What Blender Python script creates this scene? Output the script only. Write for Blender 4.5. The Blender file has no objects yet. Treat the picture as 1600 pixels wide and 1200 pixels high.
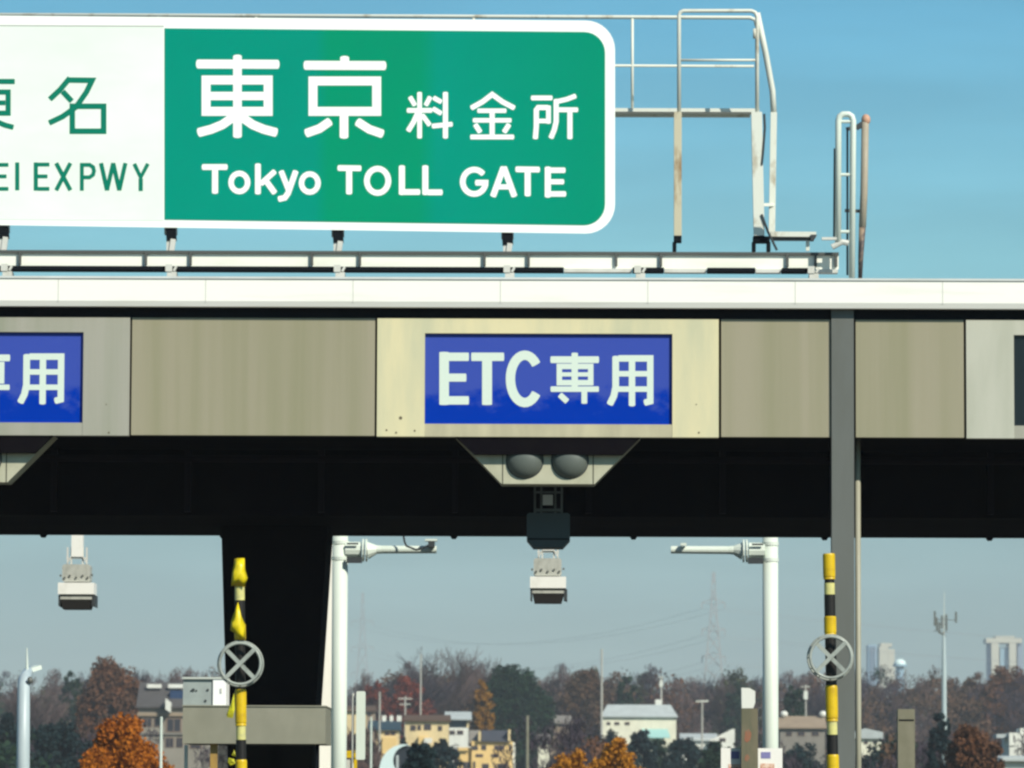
import bpy, math, random
import numpy as np
from mathutils import Matrix, Vector

C = bpy.context.scene.collection
R = math.radians
random.seed(7)

# ------------------------------------------------------------------ camera
F = 7376.0                       # focal length in pixels of a 1600 px wide frame
EYE = 2.0
YAW = 57.0 / F
PITCH = math.atan(670.0 / F)
ROLL = 0.0038
CAMR = (Matrix.Rotation(YAW, 3, 'Z') @ Matrix.Rotation(R(90) + PITCH, 3, 'X') @ Matrix.Rotation(ROLL, 3, 'Z'))
cam = bpy.data.cameras.new('camera')
cam.sensor_width = 36.0
cam.lens = F / 1600.0 * 36.0
cam.clip_start = 0.5
cam.clip_end = 9000.0
cam.dof.use_dof = True
cam.dof.focus_distance = 46.0
cam.dof.aperture_fstop = 6.3
camo = bpy.data.objects.new('camera', cam)
C.objects.link(camo)
camo.matrix_world = Matrix.Translation((0, 0, EYE)) @ CAMR.to_4x4()
bpy.context.scene.camera = camo

# ------------------------------------------------------------------ world, sun, exposure
SUN_EL, SUN_AZ = 37.0, 142.0     # azimuth clockwise from +Y
SKY_STRENGTH, SUN_STRENGTH, EXPOSURE = 0.075, 4.5, 0.25
SKY_TINT = [(0.0, (0.60, 0.76, 0.86)), (2.6, (0.59, 0.755, 0.85)), (3.3, (0.585, 0.76, 0.82)), (6.7, (0.66, 1.13, 1.08)), (9.7, (0.48, 1.06, 1.13)), (35.0, (0.8, 1.0, 1.05))]
w = bpy.data.worlds.new('World')
bpy.context.scene.world = w
w.use_nodes = True
nt = w.node_tree
bg = nt.nodes['Background']
sky = nt.nodes.new('ShaderNodeTexSky')
sky.sky_type = 'NISHITA'
sky.sun_disc = False
sky.sun_elevation = R(SUN_EL)
sky.sun_rotation = R(SUN_AZ)
sky.air_density = 1.0
sky.dust_density = 0.6
sky.ozone_density = 2.0
tc = nt.nodes.new('ShaderNodeTexCoord')
sep = nt.nodes.new('ShaderNodeSeparateXYZ')
nt.links.new(tc.outputs['Generated'], sep.inputs[0])
ramp = nt.nodes.new('ShaderNodeValToRGB')     # air colour by elevation (sine of the angle), halved; doubled again below
for i, (el, c) in enumerate(SKY_TINT):
    e = ramp.color_ramp.elements[i] if i < 2 else ramp.color_ramp.elements.new(1.0)
    e.position = math.sin(R(el))
    e.color = (c[0] / 2, c[1] / 2, c[2] / 2, 1)
nt.links.new(sep.outputs['Z'], ramp.inputs[0])
mapc = nt.nodes.new('ShaderNodeMapping')       # thin high cloud, long flat streaks
mapc.inputs['Scale'].default_value = (5, 5, 34)
nt.links.new(tc.outputs['Generated'], mapc.inputs[0])
nz = nt.nodes.new('ShaderNodeTexNoise')
nz.inputs['Scale'].default_value = 1.6
nz.inputs['Detail'].default_value = 5
nt.links.new(mapc.outputs[0], nz.inputs['Vector'])
mr = nt.nodes.new('ShaderNodeMapRange')
mr.inputs['From Min'].default_value = 0.42
mr.inputs['From Max'].default_value = 0.75
mr.inputs['To Min'].default_value = 2.0
mr.inputs['To Max'].default_value = 2.42
nt.links.new(nz.outputs[0], mr.inputs[0])
vm = nt.nodes.new('ShaderNodeVectorMath')
vm.operation = 'MULTIPLY'
nt.links.new(sky.outputs[0], vm.inputs[0])
nt.links.new(ramp.outputs[0], vm.inputs[1])
vm2 = nt.nodes.new('ShaderNodeVectorMath')
vm2.operation = 'SCALE'
nt.links.new(vm.outputs[0], vm2.inputs[0])
nt.links.new(mr.outputs[0], vm2.inputs['Scale'])
nt.links.new(vm2.outputs[0], bg.inputs[0])
bg.inputs[1].default_value = SKY_STRENGTH
sl = bpy.data.lights.new('sun', 'SUN')
sl.energy = SUN_STRENGTH
sl.angle = R(0.5)
sl.color = (1.0, 0.95, 0.83)
so = bpy.data.objects.new('sun', sl)
C.objects.link(so)
tosun = Vector((math.sin(R(SUN_AZ)) * math.cos(R(SUN_EL)), math.cos(R(SUN_AZ)) * math.cos(R(SUN_EL)), math.sin(R(SUN_EL))))
so.rotation_euler = tosun.to_track_quat('Z', 'Y').to_euler()
so.location = (20, -20, 40)
vs = bpy.context.scene.view_settings
vs.view_transform = 'Standard'
vs.look = 'None'
vs.gamma = 1.0
vs.exposure = EXPOSURE
bpy.context.scene.cycles.filter_width = 2.5
bpy.context.scene.cycles.volume_bounces = 0
bpy.context.scene.cycles.max_bounces = 6

# ------------------------------------------------------------------ pixel <-> world
def ray(px, py):
    return (CAMR @ Vector(((px - 800.0) / F, (600.0 - py) / F, -1.0))).normalized()

def P(px, py, Y):
    d = ray(px, py)
    t = Y / d.y
    return Vector((d.x * t, Y, EYE + d.z * t))

def PX(px, Y, py=700):
    return P(px, py, Y).x

def PZ(py, Y, px=800):
    return P(px, py, Y).z

# ------------------------------------------------------------------ materials
MATS = {}
def srgb(c):
    return tuple((v / 255.0 / 12.92) if v / 255.0 <= 0.04045 else ((v / 255.0 + 0.055) / 1.055) ** 2.4 for v in c)

def mat(name, col, rough=0.6, col2=None, scale=(3, 3, 3), lo=0.4, hi=0.65, metal=0.0, bump=0.0, detail=4.0, spec=0.4, world=False):
    """Principled paint with an optional second tone broken in by noise."""
    if name in MATS:
        return MATS[name]
    m = bpy.data.materials.new(name)
    m.use_nodes = True
    t = m.node_tree
    b = t.nodes['Principled BSDF']
    b.inputs['Roughness'].default_value = rough
    b.inputs['Metallic'].default_value = metal
    b.inputs['Specular IOR Level'].default_value = spec
    b.inputs['Base Color'].default_value = (*col, 1)
    if col2 is not None:
        tc = t.nodes.new('ShaderNodeTexCoord')
        mp = t.nodes.new('ShaderNodeMapping')
        mp.inputs['Scale'].default_value = scale
        n = t.nodes.new('ShaderNodeTexNoise')
        n.inputs['Scale'].default_value = 1.0
        n.inputs['Detail'].default_value = detail
        n.inputs['Roughness'].default_value = 0.6
        r = t.nodes.new('ShaderNodeMapRange')
        r.inputs['From Min'].default_value = lo
        r.inputs['From Max'].default_value = hi
        mx = t.nodes.new('ShaderNodeMix')
        mx.data_type = 'RGBA'
        mx.inputs['A'].default_value = (*col, 1)
        mx.inputs['B'].default_value = (*col2, 1)
        if world:
            g = t.nodes.new('ShaderNodeNewGeometry')
            t.links.new(g.outputs['Position'], mp.inputs[0])
        else:
            t.links.new(tc.outputs['Object'], mp.inputs[0])
        t.links.new(mp.outputs[0], n.inputs['Vector'])
        t.links.new(n.outputs[0], r.inputs[0])
        t.links.new(r.outputs[0], mx.inputs['Factor'])
        t.links.new(mx.outputs['Result'], b.inputs['Base Color'])
        if bump:
            bp = t.nodes.new('ShaderNodeBump')
            bp.inputs['Strength'].default_value = bump
            bp.inputs['Distance'].default_value = 0.02
            t.links.new(n.outputs[0], bp.inputs['Height'])
            t.links.new(bp.outputs[0], b.inputs['Normal'])
    MATS[name] = m
    return m

# ------------------------------------------------------------------ mesh builder
class MB:
    def __init__(self):
        self.v = []
        self.f = []
        self.mi = []
        self.cur = 0
        self.smooth = False
        self.st = []

    def add(self, vs_, fs_):
        o = len(self.v)
        self.st.append((o, len(self.f)))
        self.v += [tuple(p) for p in vs_]
        self.f += [tuple(i + o for i in q) for q in fs_]
        self.mi += [self.cur] * len(fs_)
        return self

    def box(self, x0, x1, y0, y1, z0, z1):
        x0, x1 = min(x0, x1), max(x0, x1)
        y0, y1 = min(y0, y1), max(y0, y1)
        z0, z1 = min(z0, z1), max(z0, z1)
        return self.add([(x0, y0, z0), (x1, y0, z0), (x1, y1, z0), (x0, y1, z0), (x0, y0, z1), (x1, y0, z1), (x1, y1, z1), (x0, y1, z1)],
                        [(0, 3, 2, 1), (4, 5, 6, 7), (0, 1, 5, 4), (1, 2, 6, 5), (2, 3, 7, 6), (3, 0, 4, 7)])

    def bev(self, x0, x1, y0, y1, z0, z1, b):
        """box whose four front corners (seen from -Y) and front rim are chamfered"""
        x0, x1 = min(x0, x1), max(x0, x1)
        z0, z1 = min(z0, z1), max(z0, z1)
        a = [(x0 + b, z0), (x1 - b, z0), (x1, z0 + b), (x1, z1 - b), (x1 - b, z1), (x0 + b, z1), (x0, z1 - b), (x0, z0 + b)]
        return self.prism(a, y0, y1)

    def prism(self, poly, y0, y1):
        """polygon in XZ, counter-clockwise seen from -Y, extruded y0..y1"""
        n = len(poly)
        vs_ = [(x, y0, z) for x, z in poly] + [(x, y1, z) for x, z in poly]
        fs_ = [tuple(range(n)), tuple(range(2 * n - 1, n - 1, -1))]
        fs_ += [(i, i + n, (i + 1) % n + n, (i + 1) % n) for i in range(n)]
        return self.add(vs_, fs_)

    def extrude_x(self, poly, x0, x1):
        """polygon in YZ extruded along X"""
        n = len(poly)
        vs_ = [(x0, y, z) for y, z in poly] + [(x1, y, z) for y, z in poly]
        fs_ = [tuple(range(n - 1, -1, -1)), tuple(range(n, 2 * n))]
        fs_ += [(i, (i + 1) % n, (i + 1) % n + n, i + n) for i in range(n)]
        return self.add(vs_, fs_)

    def tube(self, pts, r, n=8, caps=True):
        pts = [Vector(p) for p in pts]
        rs = r if isinstance(r, (list, tuple)) else [r] * len(pts)
        rings = []
        prev = None
        for i, p in enumerate(pts):
            if i == 0:
                d = pts[1] - pts[0]
            elif i == len(pts) - 1:
                d = pts[-1] - pts[-2]
            else:
                d = (pts[i + 1] - p).normalized() + (p - pts[i - 1]).normalized()
            d = d.normalized() if d.length > 1e-9 else Vector((0, 0, 1))
            ref = prev if prev is not None else (Vector((1, 0, 0)) if abs(d.x) < 0.8 else Vector((0, 1, 0)))
            u = (ref - d * ref.dot(d)).normalized()
            v = d.cross(u)
            prev = u
            rings.append([p + (u * math.cos(2 * math.pi * k / n) + v * math.sin(2 * math.pi * k / n)) * rs[i] for k in range(n)])
        vs_ = [q for ring in rings for q in ring]
        fs_ = []
        for i in range(len(pts) - 1):
            for k in range(n):
                a, b = i * n + k, i * n + (k + 1) % n
                fs_.append((a, b, b + n, a + n))
        if caps:
            fs_.append(tuple(range(n - 1, -1, -1)))
            o = (len(pts) - 1) * n
            fs_.append(tuple(range(o, o + n)))
        return self.add(vs_, fs_)

    def bar(self, a, b, w, h=None):
        """rectangular bar between two points"""
        a, b = Vector(a), Vector(b)
        h = h or w
        d = (b - a).normalized()
        ref = Vector((0, 0, 1)) if abs(d.z) < 0.9 else Vector((0, 1, 0))
        u = d.cross(ref).normalized() * (w / 2)
        v = u.cross(d).normalized() * (h / 2)
        vs_ = [a - u - v, a + u - v, a + u + v, a - u + v, b - u - v, b + u - v, b + u + v, b - u + v]
        return self.add(vs_, [(0, 1, 2, 3), (7, 6, 5, 4), (0, 4, 5, 1), (1, 5, 6, 2), (2, 6, 7, 3), (3, 7, 4, 0)])

    def ring(self, c, rad, r, n=40, m=8):
        c = Vector(c)
        vs_, fs_ = [], []
        for i in range(n):
            a = 2 * math.pi * i / n
            for k in range(m):
                b = 2 * math.pi * k / m
                q = rad + r * math.cos(b)
                vs_.append(c + Vector((q * math.cos(a), r * math.sin(b), q * math.sin(a))))
        for i in range(n):
            for k in range(m):
                fs_.append((i * m + k, i * m + (k + 1) % m, ((i + 1) % n) * m + (k + 1) % m, ((i + 1) % n) * m + k))
        return self.add(vs_, fs_)

    def ball(self, c, rx, ry, rz, n=16, m=10):
        c = Vector(c)
        vs_ = [c + Vector((0, 0, rz))]
        for i in range(1, m):
            t = math.pi * i / m
            for k in range(n):
                a = 2 * math.pi * k / n
                vs_.append(c + Vector((rx * math.sin(t) * math.cos(a), ry * math.sin(t) * math.sin(a), rz * math.cos(t))))
        vs_.append(c - Vector((0, 0, rz)))
        fs_ = [(0, 1 + k, 1 + (k + 1) % n) for k in range(n)]
        for i in range(m - 2):
            for k in range(n):
                a, b = 1 + i * n + k, 1 + i * n + (k + 1) % n
                fs_.append((a, a + n, b + n, b))
        e = len(vs_) - 1
        o = 1 + (m - 2) * n
        fs_ += [(o + k, e, o + (k + 1) % n) for k in range(n)]
        return self.add(vs_, fs_)

    def rect(self, px0, px1, py0, py1, Y0, Y1, refx=None):
        """box whose front face at depth Y0 covers this pixel rectangle"""
        my = (py0 + py1) / 2
        mx_ = (px0 + px1) / 2 if refx is None else refx
        return self.box(PX(px0, Y0, my), PX(px1, Y0, my), Y0, Y1, PZ(py1, Y0, mx_), PZ(py0, Y0, mx_))

    def each(self, name, material, parent=None, smooth=False):
        """every added piece becomes an object of its own"""
        out = []
        for (v0, f0), (v1, f1) in zip(self.st, self.st[1:] + [(len(self.v), len(self.f))]):
            m = MB()
            m.add(self.v[v0:v1], [tuple(i - v0 for i in q_) for q_ in self.f[f0:f1]])
            out.append(m.build(name, material, parent, smooth))
        return out

    def build(self, name, material, parent=None, smooth=False, base=None):
        me = bpy.data.meshes.new(name)
        ob = bpy.data.objects.new(name, me)
        C.objects.link(ob)
        mats_ = material if isinstance(material, (list, tuple)) else [material]
        for m in mats_:
            me.materials.append(m)
        if parent is not None:
            W = WORLD[parent.name]
            inv = W.inverted()
            ob.parent = parent
            WORLD[ob.name] = W
        else:
            a = np.array(self.v)
            if base is None:
                lo, hi = a.min(0), a.max(0)
                base = ((lo[0] + hi[0]) / 2, (lo[1] + hi[1]) / 2, lo[2])
            inv = Matrix.Translation(-Vector(base))
            ob.location = base
            WORLD[ob.name] = Matrix.Translation(base)
        me.from_pydata([tuple(inv @ Vector(p)) for p in self.v], [], self.f)
        if len(mats_) > 1:
            me.polygons.foreach_set('material_index', self.mi)
        if smooth:
            me.polygons.foreach_set('use_smooth', [True] * len(me.polygons))
        me.update()
        return ob

WORLD = {}
def thing(name, label, cat, loc, rotz=0.0, group=None):
    o = bpy.data.objects.new(name, None)
    C.objects.link(o)
    o.location = loc
    o.rotation_euler = (0, 0, rotz)
    o.empty_display_size = 0.3
    WORLD[o.name] = Matrix.Translation(loc) @ Matrix.Rotation(rotz, 4, 'Z')
    return tag(o, label, cat, group)

def tag(o, label, cat, group=None):
    o['label'] = label
    o['category'] = cat
    if group:
        o['group'] = group
    return o

def kind(o, k):
    o['kind'] = k
    return o

def copy_tree(o, parent=None):
    c = o.copy()
    C.objects.link(c)
    if parent is not None:
        c.parent = parent
    for ch in list(o.children):
        copy_tree(ch, c)
    return c

# ------------------------------------------------------------------ lettering as stroke ribbons
def ribbon(pts, wd, closed=False, cap=0.22):
    """mitred ribbon along a pixel polyline -> (verts2d, faces)"""
    p = [np.array(q, float) for q in pts]
    n = len(p)
    L, Rr = [], []
    for i in range(n):
        a = p[i - 1] if (i > 0 or closed) else None
        b = p[(i + 1) % n] if (i < n - 1 or closed) else None
        def nrm(u):
            u = u / (np.hypot(*u) + 1e-9)
            return np.array([-u[1], u[0]])
        if a is None:
            m = nrm(b - p[i]); s = 1
        elif b is None:
            m = nrm(p[i] - a); s = 1
        else:
            n1, n2 = nrm(p[i] - a), nrm(b - p[i])
            m = n1 + n2
            m = m / (np.hypot(*m) + 1e-9)
            s = min(2.0, 1.0 / max(0.3, m.dot(n1)))
        L.append(p[i] + m * wd / 2 * s)
        Rr.append(p[i] - m * wd / 2 * s)
    v = L + Rr
    f = []
    for i in range(n if closed else n - 1):
        j = (i + 1) % n
        f.append((i, j, n + j, n + i))
    if not closed and cap > 0:
        for end in (0, n - 1):
            d = (p[0] - p[1]) if end == 0 else (p[-1] - p[-2])
            d = d / (np.hypot(*d) + 1e-9)
            q = np.array([-d[1], d[0]])
            idx = [end, n + end]
            arc = []
            for k in range(1, 6):
                t = math.pi * k / 6
                arc.append(p[end] + q * math.cos(t) * wd / 2 * (1 if np.dot(L[end] - p[end], q) > 0 else -1) + d * math.sin(t) * wd * cap)
            o = len(v)
            v += arc
            f.append((end, *range(o, o + 5), n + end))
    return v, f

def arc(cx, cy, rx, ry, a0, a1, n=18):
    return [(cx + rx * math.cos(R(a0 + (a1 - a0) * k / n)), cy + ry * math.sin(R(a0 + (a1 - a0) * k / n))) for k in range(n + 1)]

def letters(strokes, to3d, step=0.00008, cap=0.2):
    mb = MB()
    for i, s in enumerate(strokes):
        pts, wd = s[0], s[1]
        closed = len(s) > 2 and s[2]
        v, f = ribbon(pts, wd, closed, cap)
        vs_ = [to3d(q[0], q[1], 0.002 + step * i) for q in v]
        # make every face look at the camera
        fs_ = []
        for q in f:
            a, b, c = (Vector(vs_[q[0]]), Vector(vs_[q[1]]), Vector(vs_[q[2]]))
            nn = (b - a).cross(c - a)
            fs_.append(q if nn.y < 0 else tuple(reversed(q)))
        mb.add(vs_, fs_)
    return mb

def shift(strokes, dx, dy=0, k=1.0, cx=0, cy=0, wk=None):
    out = []
    for s in strokes:
        out.append(([((x - cx) * k + cx + dx, (y - cy) * k + cy + dy) for x, y in s[0]], s[1] * (wk if wk else k), *s[2:]))
    return out

# ------------------------------------------------------------------ palette
M_white = mat('white_paint', (0.80, 0.80, 0.74), 0.5, (0.62, 0.62, 0.54), (0.6, 3, 5), 0.55, 0.85)
M_edge = mat('edge_paint', (0.86, 0.85, 0.78), 0.45, (0.70, 0.70, 0.60), (0.7, 3, 9), 0.55, 0.9)
M_dark = mat('shaded_dark_steel', (0.005, 0.004, 0.006), 0.9, (0.008, 0.007, 0.007), (1, 1, 1), spec=0.02)  # dark steel with the canopy's shade put into its colour
M_trim_shade = mat('dark_trim_shade', (0.007, 0.009, 0.012), 0.8, spec=0.05)  # dark trim, also the shade painted under eave and beam
M_panel = mat('beige_panel', (0.308, 0.280, 0.195), 0.6, (0.245, 0.235, 0.142), (4.0, 4.0, 0.10), 0.38, 0.72, detail=6)
M_cream = mat('cream_panel', (0.67, 0.605, 0.37), 0.5, (0.52, 0.51, 0.34), (2.3, 2.3, 0.4), 0.42, 0.66, detail=6)
M_grey_panel = mat('grey_panel', (0.34, 0.33, 0.275), 0.55, (0.27, 0.28, 0.21), (4, 4, 0.2), 0.4, 0.75, detail=6)
M_pale_panel = mat('pale_panel', (0.46, 0.46, 0.38), 0.55, (0.36, 0.37, 0.29), (3, 3, 0.6), 0.42, 0.8)
M_column = mat('grey_column', (0.125, 0.135, 0.125), 0.5, (0.10, 0.105, 0.09), (3, 3, 0.6), 0.35, 0.75)
M_galv = mat('galvanised', (0.58, 0.58, 0.53), 0.5, (0.44, 0.43, 0.36), (5, 5, 1.5), 0.45, 0.8)
M_pole = mat('pale_pole', (0.64, 0.71, 0.63), 0.5, (0.55, 0.62, 0.53), (4, 4, 0.8), 0.45, 0.85)
M_rusty = mat('rusty_paint', (0.50, 0.46, 0.33), 0.7, (0.22, 0.13, 0.055), (7, 7, 2.2), 0.5, 0.66)
M_rail = mat('rail_paint', (0.64, 0.66, 0.58), 0.55, (0.30, 0.24, 0.15), (5, 5, 3), 0.56, 0.75)
M_lens = mat('dark_lens', (0.10, 0.115, 0.10), 0.45, spec=0.4)
M_box = mat('shade_box', (0.035, 0.042, 0.045), 0.55)
M_ant = mat('antenna_white', (0.78, 0.78, 0.72), 0.45, (0.62, 0.62, 0.55), (6, 6, 6), 0.5, 0.8)
M_antg = mat('antenna_grey', (0.42, 0.43, 0.38), 0.5, (0.30, 0.31, 0.27), (12, 12, 9), 0.45, 0.7)
M_black = mat('black_paint', (0.012, 0.011, 0.010), 0.5, spec=0.3)
M_yel = mat('yellow_paint', (0.62, 0.42, 0.003), 0.45, (0.46, 0.29, 0.003), (6, 6, 10), 0.5, 0.75)
M_refl = mat('pale_reflector', (0.62, 0.58, 0.20), 0.4, (0.46, 0.44, 0.20), (18, 18, 18), 0.4, 0.7)
M_film = mat('yellow_film', (0.80, 0.62, 0.006), 0.35, (0.62, 0.50, 0.01), (9, 9, 9), 0.4, 0.7, spec=0.5)
M_film2 = mat('lime_film', (0.50, 0.48, 0.015), 0.4, (0.36, 0.33, 0.02), (20, 20, 20), 0.4, 0.7)
M_wheel = mat('wheel_metal', (0.34, 0.37, 0.33), 0.4, (0.20, 0.22, 0.20), (8, 8, 8), 0.45, 0.75)
M_conc = mat('concrete', (0.215, 0.205, 0.15), 0.85, (0.16, 0.155, 0.105), (4, 4, 2), 0.4, 0.7, bump=0.3)

# ------------------------------------------------------------------ ground, road, islands
def h(x, y):
    t = max(0.0, (y - 120.0) / 880.0)
    if t <= 1:
        z = 16 * t * t
    else:
        z = 16 + 1.5 * (1 - math.exp(-(t - 1) * 2))
    k = min(1.0, max(0.0, (y - 130) / 250.0))
    return z + k * (0.5 * math.sin(x * 0.045 + y * 0.011) + 0.35 * math.sin(x * 0.11 - y * 0.02 + 1.3))

def build_ground():
    xs = [-1400, -1000, -760, -560] + [i * 20.0 for i in range(-22, 23)] + [560, 760, 1000, 1400]
    ys = [-120, -40, 0, 40, 80, 110] + [120 + i * 14.0 for i in range(65)] + [1060, 1150, 1300, 1500, 1800, 2200, 2700, 3300, 4000]
    mb = MB()
    nx = len(xs)
    vs_ = [(x, y, h(x, y)) for y in ys for x in xs]
    fs_ = []
    for j in range(len(ys) - 1):
        for i in range(nx - 1):
            a = j * nx + i
            fs_.append((a, a + 1, a + nx + 1, a + nx))
    mb.add(vs_, fs_)
    g = mb.build('ground', mat('ground_grass', (0.085, 0.07, 0.04), 0.95, (0.05, 0.055, 0.028), (0.06, 0.06, 0.06), 0.35, 0.7, spec=0.1), base=(0, 0, 0))
    kind(g, 'structure')

build_ground()
mb = MB()
mb.add([(-36, -80, 0.004), (36, -80, 0.004), (36, 118, 0.004), (-36, 118, 0.004)], [(0, 1, 2, 3)])
kind(mb.build('road', mat('asphalt', (0.055, 0.054, 0.052), 0.9, (0.04, 0.04, 0.04), (1.5, 1.5, 1.5), 0.35, 0.7)), 'structure')
mb = MB()
for i in range(-5, 6):
    x = 5.5 * i
    for y in range(-60, 30, 12):
        mb.add([(x - 0.08 + 2.75, y, 0.008), (x + 0.08 + 2.75, y, 0.008), (x + 0.08 + 2.75, y + 6, 0.008), (x - 0.08 + 2.75, y + 6, 0.008)], [(0, 1, 2, 3)])
kind(mb.build('road_markings', mat('line_white', (0.7, 0.7, 0.66), 0.8)), 'structure')
mb = MB()
for i in range(-3, 4):
    x = 5.5 * i - 2.75
    mb.prism([(x - 0.95, 0.0), (x + 0.95, 0.0), (x + 0.95, 0.14), (x + 0.9, 0.18), (x - 0.9, 0.18), (x - 0.95, 0.14)], 40.5, 62)
kind(mb.build('toll_islands', M_conc), 'structure')

# ------------------------------------------------------------------ toll gate canopy
YF = 44.0
PITCHX = 922.0                     # lane pitch in pixels at the fascia
XL, XR = PX(-1330, YF), PX(2520, YF)
zf0, zf1 = PZ(681.5, YF), PZ(498, YF)
canopy = thing('toll_gate_canopy', 'long toll gate canopy with white roof edge, beige fascia and black underside', 'toll gate', (0, YF, 0))
ze_top, ze_bot = PZ(438, YF - 0.14), PZ(480, YF - 0.14)
zt = PZ(433.5, YF - 0.14)
mb = MB()                        # white rounded roof edge
e0 = YF - 0.14
mb.extrude_x([(e0 + 0.02, ze_bot), (e0 + 0.10, ze_bot), (e0 + 0.30, ze_bot + 0.06), (e0 + 0.30, ze_top), (e0, ze_top), (e0, ze_bot + 0.05)], XL, XR)
edge = mb.build('roof_edge', M_edge, canopy)
mb = MB()
mb.extrude_x([(e0 - 0.012, ze_top + 0.006), (e0 + 0.30, ze_top + 0.006), (e0 + 0.30, zt), (e0 - 0.012, zt)], XL, XR)
mb.build('edge_flashing', mat('flashing', (0.66, 0.68, 0.66), 0.4, (0.5, 0.52, 0.48), (1, 1, 1)), canopy)
mb = MB()
mb.box(XL, XR, e0 + 0.002, e0 + 0.2, ze_top, ze_top + 0.006)
for px in range(-1110, 2500, 231):
    x = PX(px + 43, YF - 0.14)
    mb.box(x - 0.003, x + 0.003, e0 - 0.002, e0 + 0.02, ze_bot + 0.04, ze_top)
mb.each('edge_seam', mat('seam', (0.50, 0.50, 0.44), 0.7), canopy)
mb = MB()
mb.box(XL, XR, YF + 0.162, 49.6, ze_top - 0.02, zt - 0.02)
mb.build('roof_deck', mat('roof_deck', (0.30, 0.31, 0.30), 0.8, (0.22, 0.22, 0.2), (1, 1, 1)), canopy)
mb = MB()                        # strip above the panels, soffit, girder; eave and canopy shade painted near black
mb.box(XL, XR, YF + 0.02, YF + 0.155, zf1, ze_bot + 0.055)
mb.build('eave_shade_strip', M_trim_shade, canopy)
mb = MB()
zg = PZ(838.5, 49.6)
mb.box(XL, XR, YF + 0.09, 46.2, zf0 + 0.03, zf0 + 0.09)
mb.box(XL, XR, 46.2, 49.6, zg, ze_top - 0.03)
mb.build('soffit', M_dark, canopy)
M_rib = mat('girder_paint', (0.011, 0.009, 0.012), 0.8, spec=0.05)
mb = MB()
for i in range(-8, 11):
    x = i * 1.31 + 0.4
    mb.box(x - 0.03, x + 0.03, 46.06, 46.2, zg + 0.03, zf0 + 0.03)
mb.each('girder_rib', M_rib, canopy)
mb = MB()
mb.tube([(XL + 0.2, 45.9, zf0 - 0.08), (XR - 0.2, 45.9, zf0 - 0.08)], 0.035, 8)
mb.build('conduit', M_rib, canopy)
mb = MB()
for px in (-210, 70, 350, 710, 990, 1288, 1545):
    x = PX(px, 49.58)
    mb.prism([(x - 0.02, zg - 0.03), (x + 0.02, zg - 0.03), (x + 0.04, zg), (x - 0.04, zg)], 49.5, 49.58)
mb.each('drip_stub', M_dark, canopy)
# fascia panels either side of the lane signs
seg = [(-718, -337), (204.5, 585), (1127, 1298), (1337.5, 1506.5), (2050, 2430)]
for a, b in seg:
    mb = MB()
    x0, x1 = PX(a, YF), PX(b, YF)
    mb.box(x0, x1, YF, YF + 0.085, zf0, zf1)
    mb.build('fascia_panel', M_panel, canopy)
mb = MB()                        # dark joints behind the panel gaps
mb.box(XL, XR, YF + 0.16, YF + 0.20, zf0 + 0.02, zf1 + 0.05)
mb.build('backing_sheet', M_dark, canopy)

# slim grey column of the right island and the dark pier of the left island
col = thing('gate_column', 'slim grey steel column in front of the beige fascia', 'column', (PX(1317, YF - 0.03), YF, 0))
mb = MB()
xa, xb = PX(1299.5, YF - 0.03), PX(1334.5, YF - 0.03)
mb.box(xa, xb, YF - 0.03, YF + 0.15, 0.18, ze_bot + 0.05)
mb.build('shaft', M_column, col)
mb = MB()
mb.box(xa - 0.1, xb + 0.1, YF - 0.12, YF + 0.25, 0.176, 0.20)
for sx in (xa - 0.06, xb + 0.06):
    mb.tube([(sx, YF - 0.07, 0.19), (sx, YF - 0.07, 0.235)], 0.016, 6)
mb.build('base_plate', M_galv, col)
mb = MB()
x0, x1 = PX(1335.5, YF + 0.42), PX(1344.5, YF + 0.42)
mb.tube([((x0 + x1) / 2, YF + 0.42, 0.18), ((x0 + x1) / 2, YF + 0.42, zf0 + 0.03)], (x1 - x0) / 2, 10)
tag(mb.build('drain_pipe', mat('pipe_beige', (0.36, 0.35, 0.27), 0.5, (0.28, 0.27, 0.2), (6, 6, 1)), smooth=True), 'thin beige vertical drain pipe just right of the grey column', 'pipe')

YP = 47.6
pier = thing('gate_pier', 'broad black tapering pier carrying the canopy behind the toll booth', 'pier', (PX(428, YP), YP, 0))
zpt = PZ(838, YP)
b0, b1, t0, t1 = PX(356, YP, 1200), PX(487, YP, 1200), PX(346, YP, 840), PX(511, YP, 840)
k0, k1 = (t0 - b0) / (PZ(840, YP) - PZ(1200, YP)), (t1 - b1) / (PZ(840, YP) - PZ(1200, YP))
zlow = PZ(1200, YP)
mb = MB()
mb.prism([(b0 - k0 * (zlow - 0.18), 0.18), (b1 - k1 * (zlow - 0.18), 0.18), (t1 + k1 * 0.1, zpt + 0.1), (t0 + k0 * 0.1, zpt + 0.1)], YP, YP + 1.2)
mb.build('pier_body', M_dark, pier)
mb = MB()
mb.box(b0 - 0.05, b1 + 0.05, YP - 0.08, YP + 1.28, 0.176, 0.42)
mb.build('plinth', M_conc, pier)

# ------------------------------------------------------------------ lane signs (boxes in the fascia)
def to_plane(Y):
    return lambda px, py, d: tuple(P(px, py, Y - d))

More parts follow.
